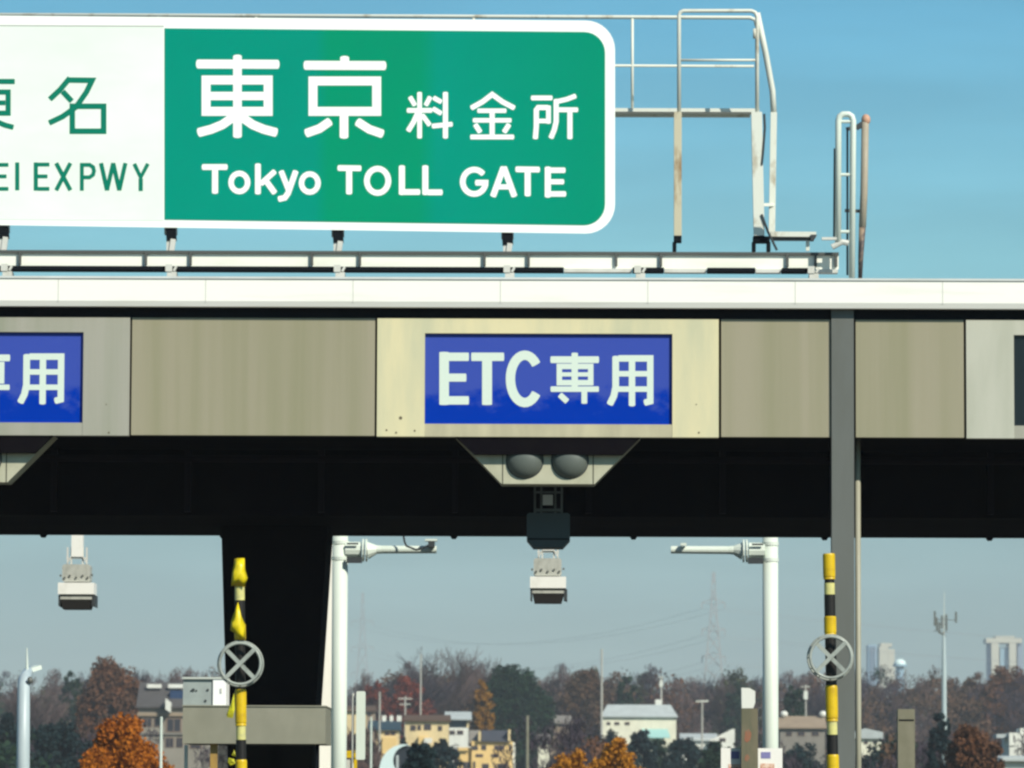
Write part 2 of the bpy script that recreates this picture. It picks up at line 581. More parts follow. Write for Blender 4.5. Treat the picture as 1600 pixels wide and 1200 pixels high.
SEN = [([(861, 562), (935, 562)], 10.5), ([(898, 552), (898, 604)], 10), ([(874, 572.5), (923, 572.5), (923, 598), (874, 598)], 8.5, True),
       ([(876, 585), (921, 585)], 6.5), ([(861, 608), (935, 608)], 8.5), ([(913, 611), (913, 630)], 9), ([(875, 617), (886, 627)], 9)]
YOU = [([(962, 558), (962, 605), (959, 619), (953, 631)], 10.5), ([(967, 560), (1016, 560), (1016, 627), (1008, 629)], 10), ([(987.5, 565), (987.5, 633)], 10),
       ([(967, 584), (1011, 584)], 8.5), ([(966, 608), (1011, 608)], 8.5)]
ETC = [([(694, 550.6), (694, 632)], 15), ([(701, 557.5), (732, 557.5)], 13), ([(701, 590), (728, 590)], 12.5), ([(701, 625.6), (732, 625.6)], 13),
       ([(737, 557.5), (787, 557.5)], 13), ([(761, 563), (761, 632)], 15.5), (arc(820, 592, 22.5, 37, -38, -322, 26), 14.5)]

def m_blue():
    m = bpy.data.materials.new('patchy_blue_face')
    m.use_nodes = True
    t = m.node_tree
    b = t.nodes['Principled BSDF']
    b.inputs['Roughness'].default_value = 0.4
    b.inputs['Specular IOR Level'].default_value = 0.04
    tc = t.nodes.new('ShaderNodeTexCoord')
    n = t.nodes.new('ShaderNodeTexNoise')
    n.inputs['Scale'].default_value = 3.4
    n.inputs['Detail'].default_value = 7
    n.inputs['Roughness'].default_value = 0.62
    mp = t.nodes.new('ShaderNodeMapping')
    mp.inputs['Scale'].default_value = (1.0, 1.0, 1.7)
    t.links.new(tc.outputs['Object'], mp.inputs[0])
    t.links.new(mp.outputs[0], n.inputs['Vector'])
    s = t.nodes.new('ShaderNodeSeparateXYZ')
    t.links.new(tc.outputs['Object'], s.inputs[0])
    a = t.nodes.new('ShaderNodeMath')      # paler blue reaches down from the top with a ragged lower edge
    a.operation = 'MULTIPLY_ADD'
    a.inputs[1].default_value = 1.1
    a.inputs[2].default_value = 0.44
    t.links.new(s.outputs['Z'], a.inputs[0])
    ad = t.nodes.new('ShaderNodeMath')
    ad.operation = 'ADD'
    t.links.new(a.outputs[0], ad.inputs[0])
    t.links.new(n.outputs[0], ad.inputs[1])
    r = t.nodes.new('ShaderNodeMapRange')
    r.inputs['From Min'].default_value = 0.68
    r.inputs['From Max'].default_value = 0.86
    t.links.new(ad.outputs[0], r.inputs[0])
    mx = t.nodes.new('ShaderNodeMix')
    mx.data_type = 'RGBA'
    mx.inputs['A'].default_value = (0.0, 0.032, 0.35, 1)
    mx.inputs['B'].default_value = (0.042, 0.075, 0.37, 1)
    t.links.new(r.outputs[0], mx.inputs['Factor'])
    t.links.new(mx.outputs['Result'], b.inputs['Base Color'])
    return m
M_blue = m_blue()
M_letter = mat('letter_white', (0.62, 0.72, 0.63), 0.5)
M_ledoff = mat('unlit_screen', (0.006, 0.011, 0.014), 0.3)

M_sill = mat('sill_beige', (0.40, 0.37, 0.25), 0.6, (0.52, 0.48, 0.32), (4, 4, 1), 0.4, 0.7)
def lane_sign(pxc, label, m_frame, written, m_face, m_sill):
    dx = pxc - 856
    t = thing('lane_sign', label, 'sign', (PX(pxc, YF), YF, zf0), 0, 'lane signs in the canopy fascia')
    x0, x1 = PX(588.5 + dx, YF - 0.02), PX(1123 + dx, YF - 0.02)
    o0, o1 = PX(663 + dx, YF - 0.02), PX(1050.5 + dx, YF - 0.02)
    y0, y1 = YF - 0.02, YF + 0.085
    za, zb = PZ(662.5, YF - 0.02), PZ(521, YF - 0.02)
    zs, ze = PZ(682.5, YF - 0.02), PZ(498, YF - 0.02)
    mb = MB()
    mb.box(x0, o0, y0, y1, zs, ze)
    mb.box(o1, x1, y0, y1, zs, ze)
    mb.box(o0, o1, y0 + 0.0005, y1, zb, ze)
    fr = mb.build('sign_casing', m_frame, t)
    mb = MB()
    mb.box(o0, o1, y0 + 0.004, y1, zs, za)
    mb.build('sill', m_sill, t)
    yf = YF + 0.018
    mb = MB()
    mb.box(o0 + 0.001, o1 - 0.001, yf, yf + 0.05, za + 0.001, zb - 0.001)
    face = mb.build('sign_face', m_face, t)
    # keep the object origin of the face at its middle, so the paler patch sits on it
    ctr = Vector(((o0 + o1) / 2, yf, (za + zb) / 2)) - Vector(t.location)
    face.data.transform(Matrix.Translation(-ctr))
    face.location = ctr
    WORLD[face.name] = WORLD[t.name] @ Matrix.Translation(ctr)
    if written:
        tp = to_plane(yf)
        f = lambda px, py, d: (tp(px, py, d)[0] + (PX(pxc, YF) - PX(856, YF)), tp(px, py, d)[1], tp(px, py, d)[2])
        letters(ETC, f, cap=0.06).build('latin_lettering', M_letter, face)
        letters(SEN, f, cap=0.1).build('character', M_letter, face)
        letters(YOU, f).build('character', M_letter, face)
        mb = MB()                # hanging stain specks and a rivet
        for q in ((626, 653, 5), (604, 672, 3), (648, 673, 3), (1092, 676, 3), (1088, 632, 2), (619, 676, 3)):
            p = P(q[0] + dx, q[1], YF - 0.02)
            mb.tube([(p.x, YF - 0.0225, p.z), (p.x, YF - 0.0195, p.z)], q[2] * 0.006 * 0.55, 7)
        mb.each('rivet', mat('rivet_rust', (0.13, 0.11, 0.07), 0.8), fr)
    return t

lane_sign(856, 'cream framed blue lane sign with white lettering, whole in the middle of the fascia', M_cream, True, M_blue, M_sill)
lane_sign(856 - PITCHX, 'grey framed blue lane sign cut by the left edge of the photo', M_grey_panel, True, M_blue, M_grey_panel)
lane_sign(856 + PITCHX, 'pale framed lane sign with a black unlit screen at the right edge of the photo', M_pale_panel, False, M_ledoff, M_grey_panel)

# ------------------------------------------------------------------ lamp housings below the signs
def lamp_housing(label):
    Y = YF + 0.10
    cx = PX(857, Y)
    t = thing('lane_signal_housing', label, 'signal', (cx, Y, PZ(752, Y)), 0, 'signal housings under the lane signs')
    mb = MB()
    poly = [(784, 756.0), (929, 756.0), (1001, 683), (712, 683)]
    mb.prism([(PX(a, Y), PZ(b, Y)) for a, b in poly], Y, Y + 0.34)
    pl = mb.build('housing', mat('housing_beige', (0.46, 0.45, 0.33), 0.55, (0.36, 0.355, 0.25), (5, 5, 3), 0.4, 0.75), t)
    mb = MB()
    mb.prism([(PX(a, Y), PZ(b, Y)) for a, b in ((741, 711), (973, 711), (1003, 681.5), (709, 681.5))], YF + 0.005, Y - 0.001)
    mb.build('dark_strip', M_dark, t)  # near-black strip painted where the fascia's shadow falls
    mb = MB()
    for a in (785.5, 927):
        x = PX(a, Y)
        mb.box(x - 0.004, x + 0.004, Y - 0.002, Y + 0.02, PZ(756.8, Y), PZ(684, Y))
    mb.each('panel_seam', M_trim_shade, pl)
    for a in (820, 890.5):
        mb = MB()
        r = 28.5 * Y / F
        mb.ball((PX(a, Y), Y + 0.01, PZ(719, Y)), r, r * 0.62, r, 24, 14)
        ln = mb.build('signal_lens', M_lens, t, smooth=True)
        mb = MB()
        mb.ring((PX(a, Y), Y, PZ(719, Y)), r, 0.008, 28, 6)
        mb.build('lens_rim', M_box, ln, smooth=True)
    return t
lh = lamp_housing('beige trapezoid signal housing with two dark domes below the middle blue sign')
for dx, lab in ((-5.5, 'beige trapezoid signal housing cut off below the left blue sign'),
                (5.5, 'signal housing beyond the right edge, below the sign with the black screen')):
    c = copy_tree(lh)
    c.location.x += dx
    c['label'] = lab

# ------------------------------------------------------------------ vehicle detectors hanging under and behind the canopy
def shade_unit(label):
    Y = 45.55
    t = thing('lane_scanner', label, 'scanner', (PX(857, Y), Y, PZ(852, Y)))
    z = lambda py: PZ(py, Y)
    x = lambda px: PX(px, Y)
    mb = MB()
    for a in (836, 846, 868, 878):
        mb.bar((x(a), Y + 0.1, z(800)), (x(a), Y + 0.1, zf0 + 0.04), 0.022)
    mb.bar((x(834), Y + 0.1, z(796)), (x(880), Y + 0.1, z(796)), 0.03)
    mb.bar((x(834), Y + 0.1, z(768)), (x(880), Y + 0.1, z(768)), 0.02)
    mb.build('hanger', M_column, t)
    mb = MB()
    mb.rect(848, 864, 773, 789, Y + 0.02, Y + 0.08)
    mb.build('junction_box', M_galv, t)
    mb = MB()
    mb.prism([(x(834), z(855)), (x(880), z(855)), (x(891), z(843)), (x(891), z(804)), (x(887), z(801)), (x(827), z(801)), (x(823.5), z(804)), (x(823.5), z(843))], Y, Y + 0.4)
    mb.build('case', mat('scanner_case', (0.05, 0.072, 0.078), 0.55), t)
    mb = MB()
    mb.prism([(x(826), z(843)), (x(889), z(843)), (x(889), z(841)), (x(826), z(841))], Y - 0.01, Y)
    mb.build('dark_strip', M_trim_shade, t)
    return t
shade_unit('dark boxed lane scanner hanging in the shade under the middle signal housing')

YA = 55.0
def antenna(label, group):
    Y = YA
    x = lambda px: PX(px, Y)
    z = lambda py: PZ(py, Y)
    t = thing('lane_antenna', label, 'antenna', (x(857), Y, z(942)), 0, group)
    mb = MB()
    mb.box(x(848), x(866), Y + 0.02, Y + 0.15, z(860), 5.62)
    mb.build('stem', M_ant, t)
    mb = MB()
    for a in (842, 848, 866, 872):
        mb.bar((x(a), Y + 0.05, z(872)), (x(a), Y + 0.05, z(845)), 0.018)
    mb.bar((x(840), Y + 0.05, z(862)), (x(874), Y + 0.05, z(862)), 0.02, 0.015)
    mb.bar((x(842), Y + 0.03, z(870)), (x(850), Y + 0.03, z(856)), 0.014)
    mb.bar((x(872), Y + 0.03, z(870)), (x(864), Y + 0.03, z(856)), 0.014)
    mb.build('bracket', M_galv, t)
    mb = MB()
    mb.bev(x(834.5), x(878), Y, Y + 0.25, z(899.5), z(872), 0.02)
    body = mb.build('case', M_antg, t)
    mb = MB()
    for a, b in ((838, 893), (846, 890), (856, 893), (866, 890), (874, 893), (831.5, 890), (880.5, 889)):
        p = P(a, b, Y)
        mb.tube([(p.x, Y - 0.02, p.z), (p.x, Y + 0.01, p.z)], 0.014, 6)
    mb.each('bolt', M_column, body)
    mb = MB()
    mb.box(x(829), x(885), Y - 0.06, Y + 0.30, z(919), z(901))
    mb.build('hood', M_ant, t)
    mb = MB()
    mb.box(x(832), x(882), Y - 0.03, Y + 0.28, z(927), z(919.5))
    mb.build('collar', M_antg, t)
    mb = MB()                    # the dark radome, open side plates left and right
    mb.prism([(x(836), z(942)), (x(878), z(942)), (x(882), z(928)), (x(833), z(928))], Y - 0.02, Y + 0.27)
    mb.build('radome', M_black, t)
    for a, b in ((829.5, 832.5), (881.5, 887)):
        mb = MB()
        mb.prism([(x(a), z(937)), (x(b), z(939)), (x(b), z(920.5)), (x(a), z(920.5))], Y - 0.03, Y + 0.28)
        mb.build('side_plate', M_box, t)
    return t
GA = 'toll antennas hanging behind the canopy'
an = antenna('white hooded lane antenna hanging below the dark lane scanner', GA)
c = copy_tree(an)
c['label'] = 'white hooded lane antenna hanging from a pale stem at the left against the sky'
c.location.x -= 5.5
c.location.z -= 0.09

gantry = thing('antenna_gantry', 'pale steel antenna gantry whose poles and arms stand behind the canopy', 'gantry', (0, YA + 0.1, 0))
mb = MB()
mb.box(-8.3, 2.9, YA - 0.02, YA + 0.24, 5.62, 5.92)
mb.build('crossbeam', M_pole, gantry)
rp = 12.2 * YA / F
for i, px in enumerate((530, 1204.5)):
    for dx in ((0, -5.5) if i == 0 else (0, -5.5)):
        xx = PX(px, YA, 1000) + dx
        mb = MB()
        mb.tube([(xx, YA + 0.1, 0.18), (xx, YA + 0.1, 5.62)], rp, 20)
        p_ = mb.build('pole', M_pole, gantry, smooth=True)
        mb = MB()
        mb.tube([(xx, YA + 0.1, 0.176), (xx, YA + 0.1, 0.22)], rp * 2, 16)
        for zc in (PZ(848, YA), PZ(873, YA)):
            mb.tube([(xx, YA + 0.1, zc - 0.02), (xx, YA + 0.1, zc + 0.02)], rp * 1.08, 20)
        mb.each('flange', M_pole, p_)

def arm(xs_, y_, pole_x, d, extra):
    """tapered bracket then pipe, from a pole towards the lane"""
    z0 = PZ(y_, YA)
    mb = MB()
    q = lambda k: pole_x + d * k * YA / F
    mb.tube([(q(9), YA + 0.1, z0), (q(34), YA + 0.1, z0)], [0.10, 0.10], 12)
    mb.tube([(q(36), YA + 0.1, z0), (q(38.5), YA + 0.1, z0)], 0.135, 14)
    mb.tube([(q(41), YA + 0.1, z0), (q(43.5), YA + 0.1, z0)], 0.135, 14)
    mb.tube([(q(44), YA + 0.1, z0), (q(58), YA + 0.1, z0 + 0.01), (q(66), YA + 0.1, z0 + 0.01), (q(xs_), YA + 0.1, z0 + 0.012)], [0.105, 0.052, 0.047, 0.044], 12)
    a = mb.build('arm', M_pole, gantry)
    mb = MB()
    mb.bar((q(12), YA - 0.03, z0 - 0.12), (q(36), YA - 0.03, z0 - 0.12), 0.05, 0.07)
    mb.bar((q(12), YA - 0.03, z0 + 0.07), (q(30), YA - 0.03, z0 + 0.07), 0.02, 0.02)
    mb.each('strut', M_box, a)
    mb = MB()
    if extra:
        mb.tube([P(629, 828, YA - 0.06), P(632, 846, YA - 0.06), P(635, 853, YA - 0.06), P(650, 859, YA - 0.06), P(659, 857, YA - 0.06), P(670, 852, YA - 0.06)], 0.012, 6)
        mb.build('cable', M_box, a)
        mb = MB()
        mb.rect(669, 679, 845, 854.5, YA - 0.08, YA + 0.1)
        mb.build('junction_box', M_box, a)
        mb = MB()
        mb.rect(664, 683, 842, 845, YA - 0.05, YA + 0.1)
        mb.build('mounting_plate', M_pole, a)
    else:
        mb.box(q(132), q(141), YA - 0.02, YA + 0.06, z0 + 0.055, z0 + 0.085)
        mb.build('clip', M_pole, a)
arm(152, 860, PX(530, YA, 860), 1, True)
arm(156, 859, PX(1204.5, YA, 860), -1, False)

YW = 60.0
mb = MB()
mb.prism([(PX(488, YW, 1200) - 0.14, 0.1), (PX(524, YW, 1200), 0.1), (PX(524, YW, 840), 5.6), (PX(511, YW, 840) + 0.02, 5.6)], YW, YW + 0.5)
tag(mb.build('white_pier', mat('white_pier', (0.85, 0.82, 0.72), 0.6, (0.76, 0.73, 0.62), (3, 3, 1), 0.5, 0.8)), 'bright white pier showing as a sliver between the black pier and a pale pole', 'pier')

# ------------------------------------------------------------------ big road sign on the roof
YS = 45.5
SY = math.atan(0.060)            # the board is turned a little
S0 = P(500, 360, YS)
sign = thing('road_sign', 'big green and white overhead road sign standing on the toll gate roof', 'sign', (S0.x, YS, S0.z), SY)
SN = Vector((math.sin(SY), -math.cos(SY), 0))     # towards the camera
def SP(px, py, d=0.0):
    r_ = ray(px, py)
    o = Vector((0, 0, EYE))
    p0 = Vector((S0.x, YS, S0.z)) + SN * d
    t = (p0 - o).dot(SN) / r_.dot(SN)
    return tuple(o + r_ * t)

def round_rect(x0, x1, yt0, yt1, yb0, yb1, r, rl=None):
    """pixel outline, clockwise on screen from top left; the top and bottom edges slope"""
    rl = r if rl is None else rl
    def yt(x): return yt0 + (yt1 - yt0) * (x - 0) / 960.0
    def yb(x): return yb0 + (yb1 - yb0) * (x - 0) / 960.0
    pts = []
    def corner(cx, cy, a0, rr):
        for k in range(9):
            a = R(a0 + 90 * k / 8)
            pts.append((cx + rr * math.cos(a), cy + rr * math.sin(a)))
    if rl > 0:
        corner(x0 + rl, yt(x0) + rl, 180, rl)
    else:
        pts.append((x0, yt(x0)))
    corner(x1 - r, yt(x1) + r, 270, r)
    corner(x1 - r, yb(x1) - r, 0, r)
    if rl > 0:
        corner(x0 + rl, yb(x0) - rl, 90, rl)
    else:
        pts.append((x0, yb(x0)))
    return pts

def plate(outline, d0, d1):
    mb = MB()
    n = len(outline)
    fr = [SP(x, y, d1) for x, y in outline]
    bk = [SP(x, y, d0) for x, y in outline]
    mb.add(fr + bk, [tuple(range(n - 1, -1, -1)), tuple(range(n, 2 * n))] + [(i, (i + 1) % n, (i + 1) % n + n, i + n) for i in range(n)])
    return mb
SX0 = -400
M_sheet = mat('sign_white', (0.70, 0.78, 0.70), 0.5, (0.78, 0.85, 0.78), (0.5, 0.5, 1.2), 0.4, 0.65, spec=0.2)
M_border = mat('sign_border', (0.86, 0.88, 0.84), 0.4)
def m_green():
    m = bpy.data.materials.new('sign_green')
    m.use_nodes = True
    t = m.node_tree
    b = t.nodes['Principled BSDF']
    b.inputs['Roughness'].default_value = 0.4
    b.inputs['Specular IOR Level'].default_value = 0.04
    tc = t.nodes.new('ShaderNodeTexCoord')
    s = t.nodes.new('ShaderNodeSeparateXYZ')
    t.links.new(tc.outputs['Object'], s.inputs[0])
    r = t.nodes.new('ShaderNodeValToRGB')      # three sheets of film, slightly different greens
    e = r.color_ramp.elements
    e[0].position = 0.0
    e[0].color = (0.0, 0.255, 0.18, 1)
    e[1].position = 0.34
    e[1].color = (0.0, 0.255, 0.18, 1)
    for p, c_ in ((0.37, (0.0, 0.26, 0.125, 1)), (0.58, (0.0, 0.26, 0.125, 1)), (0.62, (0.0, 0.265, 0.19, 1)), (1.0, (0.0, 0.25, 0.14, 1))):
        q = e.new(p)
        q.color = c_
    mp = t.nodes.new('ShaderNodeMapRange')
    mp.inputs['From Min'].default_value = -1.5
    mp.inputs['From Max'].default_value = 2.75
    t.links.new(s.outputs['X'], mp.inputs[0])
    t.links.new(mp.outputs[0], r.inputs[0])
    n = t.nodes.new('ShaderNodeTexNoise')
    n.inputs['Scale'].default_value = 1.4
    mx = t.nodes.new('ShaderNodeMix')
    mx.data_type = 'RGBA'
    mx.inputs['B'].default_value = (0.0, 0.21, 0.14, 1)
    k = t.nodes.new('ShaderNodeMath')
    k.operation = 'MULTIPLY'
    k.inputs[1].default_value = 0.45
    t.links.new(tc.outputs['Object'], n.inputs['Vector'])
    t.links.new(n.outputs[0], k.inputs[0])
    t.links.new(k.outputs[0], mx.inputs['Factor'])
    t.links.new(r.outputs[0], mx.inputs['A'])
    t.links.new(mx.outputs['Result'], b.inputs['Base Color'])
    return m
board = plate(round_rect(SX0, 961, 24.5, 32, 352, 365, 46), -0.10, 0.0).build('sign_board', M_border, sign)
green = plate(round_rect(257, 945.5, 42, 50, 340, 352, 33, 0), 0.0, 0.004).build('green_panel', m_green(), sign)
wp = [(SX0 + 16, 38), (255.5, 41.5), (255.5, 345), (SX0 + 16, 341)]
white = plate(wp, 0.0, 0.003).build('white_panel', M_sheet, sign)
mb = MB()                        # thin grey joint lines along the white panel
for a, b in (((-380, 38.3), (256, 41)), ):
    v, f = ribbon([a, b], 1.6, False, 0)
    mb.add([SP(q[0], q[1], 0.0045) for q in v], [tuple(reversed(f[0]))])
mb.build('panel_joint', mat('joint_grey', (0.35, 0.37, 0.33), 0.7), white)

TOU = [([(309, 100), (434, 100.5)], 14), ([(371, 88), (371, 213)], 13.5), ([(322, 125), (419, 125), (419, 174), (322, 174)], 14, True), ([(329, 150), (412, 150)], 13),
       ([(363, 184), (347, 195), (330, 202), (311, 207)], 14), ([(379, 184), (395, 195), (412, 202), (431, 207)], 14)]
KYO = [([(477, 102), (601, 102.5)], 14), ([(538.5, 90), (538.5, 96)], 14), ([(489, 126.5), (588.5, 126.5), (588.5, 174), (489, 174)], 14, True), ([(537.5, 180), (537.5, 214)], 13.5),
       ([(515, 190), (499, 201), (479, 208)], 13.5), ([(559, 190.5), (577, 202), (597, 209)], 13.5)]
RYO = [([(655.6, 145), (655.6, 215)], 7.5), ([(637, 172.5), (674, 172.5)], 7.5), ([(641, 152), (648, 164)], 7.5), ([(672, 152), (665.5, 164)], 7.5),
       ([(652, 178), (646, 191), (638, 204)], 8), ([(660, 180), (671, 195)], 7.5), ([(696, 145), (696, 215)], 8), ([(678, 153), (689, 159)], 7.5),
       ([(677, 170), (689, 177)], 7.5), ([(676, 197), (706, 194)], 7.5)]
KIN = [([(737, 168.5), (754, 159), (769, 147.5), (785, 159), (803, 168.5)], 8), ([(747, 173), (790, 173)], 7), ([(740, 188), (798, 188)], 7), ([(769, 174), (769, 212)], 8),
       ([(736, 214), (802, 214)], 7.5), ([(743, 195), (750, 206)], 8), ([(795, 195), (788, 206)], 8)]
SHO = [([(831, 153), (862, 153)], 7.5), ([(856, 168), (841, 168), (838, 172), (838, 198), (836.5, 216)], 8), ([(857, 166), (857, 192)], 7.5), ([(841, 189), (855, 189)], 7),
       ([(899, 150), (886, 155), (871, 158.5)], 7.5), ([(869, 156), (869, 190), (866, 203), (861, 215)], 8), ([(871, 171.5), (902, 171.5)], 7.5), ([(890.5, 174), (890.5, 216)], 8)]
TGATE = [([(317, 261), (354, 261)], 9), ([(336, 265), (336, 301)], 9.5), (arc(374, 285, 13, 14.2, 0, 342, 19), 8.5, True),
         ([(403, 257), (403, 302)], 9), ([(429, 268), (408, 287)], 8.5), ([(416, 283), (429, 301)], 9),
         ([(439.5, 268), (451, 297)], 8.5), ([(462, 268), (450, 302), (445, 309), (436, 311)], 9), (arc(484, 286, 13, 14.2, 0, 342, 19), 8.5, True),
         ([(529, 262.5), (563, 263)], 9), ([(545.5, 266), (545.5, 302)], 9.5), (arc(590, 282.5, 16.8, 19, 0, 345, 23), 9, True),
         ([(628, 260), (628, 303)], 9.5), ([(632, 300), (655, 300)], 9), ([(664.5, 260), (664.5, 303)], 9.5), ([(669, 300.5), (690, 300.5)], 9),
         (arc(741, 284, 18, 19, -42, -345, 24) + [(758.5, 285.5), (744, 285.5)], 9), ([(786.5, 262), (770.5, 306)], 9.5), ([(787.5, 262), (803.5, 306)], 9.5), ([(776, 292), (798, 292)], 8),
         ([(807, 264.5), (842, 265)], 9), ([(824.5, 268), (824.5, 305)], 9.5), ([(856, 262), (856, 307)], 9.5), ([(860, 266), (882, 266)], 8.5), ([(860, 284), (880, 284)], 8), ([(860, 303), (883, 303)], 8.5)]
for st_ in (TOU, KYO, RYO, KIN, SHO):
    letters(st_, lambda x, y, d: SP(x, y, 0.004 + d)).build('character', M_border, green)
for st_ in (TGATE[:9], TGATE[9:16], TGATE[16:]):
    letters(st_, lambda x, y, d: SP(x, y, 0.004 + d)).build('latin_lettering', M_border, green)
MEI = [([(109, 122), (94, 140), (78, 155)], 8.6), ([(105, 125), (144, 125.5), (135, 144), (119, 167), (98, 182), (77, 192)], 8.6), ([(98, 143), (112, 158)], 8.6),
       ([(113, 166), (162, 166), (162, 205), (113, 205)], 8.6, True)]
TOU2 = shift(TOU, -390.5, 27.0, 0.672, 371, 100, 0.58)
EXP = [([(-130, 256.5), (-102, 256.5)], 6), ([(-116, 259), (-116, 297)], 6.5), (arc(-78, 276, 14, 19, 0, 345, 23), 6, True),
       ([(-50, 298), (-50, 256), (-36, 292), (-22, 256), (-22, 298)], 6),
       ([(-9, 255), (-9, 297.5)], 6.5), ([(-6, 257.5), (13, 257.5)], 6), ([(-6, 275.5), (10, 275.5)], 6), ([(-6, 295), (13, 295)], 6),
       ([(27, 254), (27, 297)], 6.5), ([(56, 254), (56, 297.5)], 6.5), ([(59, 257), (77, 257)], 6), ([(59, 275.5), (74, 275.5)], 6), ([(59, 295), (77, 295)], 6),
       ([(88, 255), (110, 297)], 6.5), ([(110, 255), (88, 297)], 6.5),
       ([(128, 297.5), (128, 257.5), (140, 257.5), (145.5, 261), (147, 267), (145.5, 273), (140, 277), (131, 277)], 6),
       ([(158, 255), (167.3, 297)], 6.5), ([(177, 255), (167.3, 297)], 6.5), ([(177, 255), (186.5, 297)], 6.5), ([(196, 255), (186.5, 297)], 6.5), ([(210, 256), (220, 277), (231, 256)], 6), ([(220, 279), (220, 298)], 6.5)]
M_lgreen = mat('letter_green', (0.0, 0.17, 0.105), 0.45, spec=0.1)
for st_ in (TOU2, MEI):
    letters(st_, lambda x, y, d: SP(x, y, 0.003 + d), cap=0.05).build('character', M_lgreen, white)
letters(EXP, lambda x, y, d: SP(x, y, 0.003 + d), cap=0.05).build('latin_lettering', M_lgreen, white)
# dark feet below the board and posts up its back
BX = [5, 267, 528, 793]
for px in [-257] + BX:
    mb = MB()
    yb_ = 353.5 + 12 * (px / 960.0)
    a, b = SP(px - 8, yb_, -0.02), SP(px + 8, yb_, -0.02)
    c_, d_ = SP(px - 7, yb_ + 19, -0.02), SP(px + 9, yb_ + 18, -0.02)
    fr = [a, b, d_, c_]
    bk = [tuple(Vector(q) - SN * 0.10) for q in fr]
    mb.add(fr + bk, [(3, 2, 1, 0), (4, 5, 6, 7), (0, 1, 5, 4), (1, 2, 6, 5), (2, 3, 7, 6), (3, 0, 4, 7)])
    ft = mb.build('foot_bracket', M_trim_shade, sign)
    mb = MB()
    p0, p1 = Vector(SP(px - 4, yb_ + 17, -0.05)), Vector(SP(px - 4, yb_ + 38, -0.05))
    mb.bar(p0, p1, 0.035)
    p0, p1 = Vector(SP(px + 4, yb_ + 17, -0.04)), Vector(SP(px + 1, yb_ + 38, -0.04))
    mb.bar(p0, p1, 0.05)
    mb.each('bolt_plate', M_galv, ft)
    mb = MB()
    p0, p1 = Vector(SP(px, yb_ + 10, -0.2)), Vector(SP(px, 36, -0.2))
    mb.bar(p0, p1, 0.12, 0.12)
    mb.build('back_post', M_galv, sign)

# ------------------------------------------------------------------ sign support beam along the roof
YB = 45.25
zb = lambda py: PZ(py, YB, 650)
beam = thing('support_beam', 'long pale steel I-beam with stiffener plates lying above the roof edge', 'beam', (0, YB, zb(426)))
bx0, bx1 = PX(-1200, YB), PX(1311, YB, 410)
mb = MB()
mb.box(bx0, bx1, YB + 0.02, YB + 0.19, zb(396.5), zb(392.0))
mb.build('top_flange', mat('flange_grey', (0.07, 0.075, 0.07), 0.6), beam)
mb = MB()
mb.box(bx0, bx1, YB + 0.05, YB + 0.07, zb(418), zb(396.5))
mb.build('web', mat('web_paint', (0.84, 0.84, 0.74), 0.5, (0.72, 0.72, 0.60), (1.2, 2, 6), 0.5, 0.85), beam)
mb = MB()
for px in (-760, -570, -497, -307, -233, -43, 30, 227, 297, 487, 562, 757, 826, 963, 1033, 1231, 1275, 1307):
    x = PX(px, YB - 0.04, 405)
    mb.box(x - 0.012, x + 0.012, YB + 0.012, YB + 0.05, zb(414), zb(393.5))
mb.each('stiffener', MATS['flange_grey'], beam)  # dark grey puts the plates' side shade into their colour
mb = MB()                        # lower flange, its shade painted near black, with lighter lengths
mb.box(bx0, PX(880, YB), YB - 0.06, YB + 0.15, zb(424), zb(418))
for a, b in ((988, 1037), (1105, 1180), (1222, 1262)):
    mb.box(PX(a, YB), PX(b, YB), YB - 0.06, YB + 0.15, zb(424), zb(418))
mb.each('bottom_flange', M_trim_shade, beam)
mb = MB()
for a, b in ((880.5, 987), (1038, 1104), (1181, 1221), (1263, 1310)):
    mb.box(PX(a, YB), PX(b, YB), YB + 0.02, YB + 0.15, zb(424), zb(418.5))
mb.each('pale_flange', M_galv, beam)
for px in (-257, 5, 263, 527, 793, 998, 1270):
    mb = MB()
    x = PX(px, YB - 0.08)
    mb.box(x - 0.045, x + 0.02, YB - 0.10, YB - 0.06, zb(427), zb(416))
    mb.box(x - 0.03, x + 0.06, YB - 0.09, YB + 0.1, zt - 0.02, zb(427.2))
    mb.bar((x + 0.035, YB - 0.085, zb(426)), (x + 0.06, YB - 0.085, zb(419)), 0.022)
    mb.build('clamp', M_galv, beam)

# ------------------------------------------------------------------ catwalk frame behind the sign
cw = thing('sign_catwalk', 'white rust stained maintenance catwalk frame with guard rails behind the road sign', 'catwalk', (PX(1100, 46.6), 46.6, zt))
YC, YD = 46.9, 46.1              # rear rail line, near hoop
q = lambda px, py, Y: P(px, py, Y)
mb = MB()
mb.tube([q(-400, 21.5, YC), q(1172, 27.5, YC), q(1180, 31, YC), q(1182, 40, YC)], 0.020, 8)
mb.tube([q(-400, 97, YC), q(1178, 103.5, YC)], 0.014, 8)
for px in (-260, 0, 247, 400, 740, 988):
    mb.tube([q(px, 24, YC), q(px, 172, YC)], 0.015, 8)
mb.each('rear_guard_rail', M_rail, cw, smooth=True)
mb = MB()
mb.tube([q(1061, 176, YD), q(1061, 24, YD), q(1063, 19, YD), q(1068, 17, YD), q(1174, 17, YD), q(1180, 19.5, YD), q(1183, 26, YD), q(1183, 180, YD)], 0.020, 8)
mb.tube([q(1061, 94, YD), q(1183, 94, YD)], 0.013, 8)
mb.each('front_guard_rail', M_rail, cw, smooth=True)
mb = MB()
mb.tube([q(1183, 20, YD + 0.03), q(1196, 82, YD + 0.1), q(1207, 142, YD + 0.2), q(1209, 178, YD + 0.2)], 0.030, 8)
mb.bar(q(1179, 45, YD), q(1179, 60, YD), 0.03)
mb.build('side_brace', M_rail, cw, smooth=True)
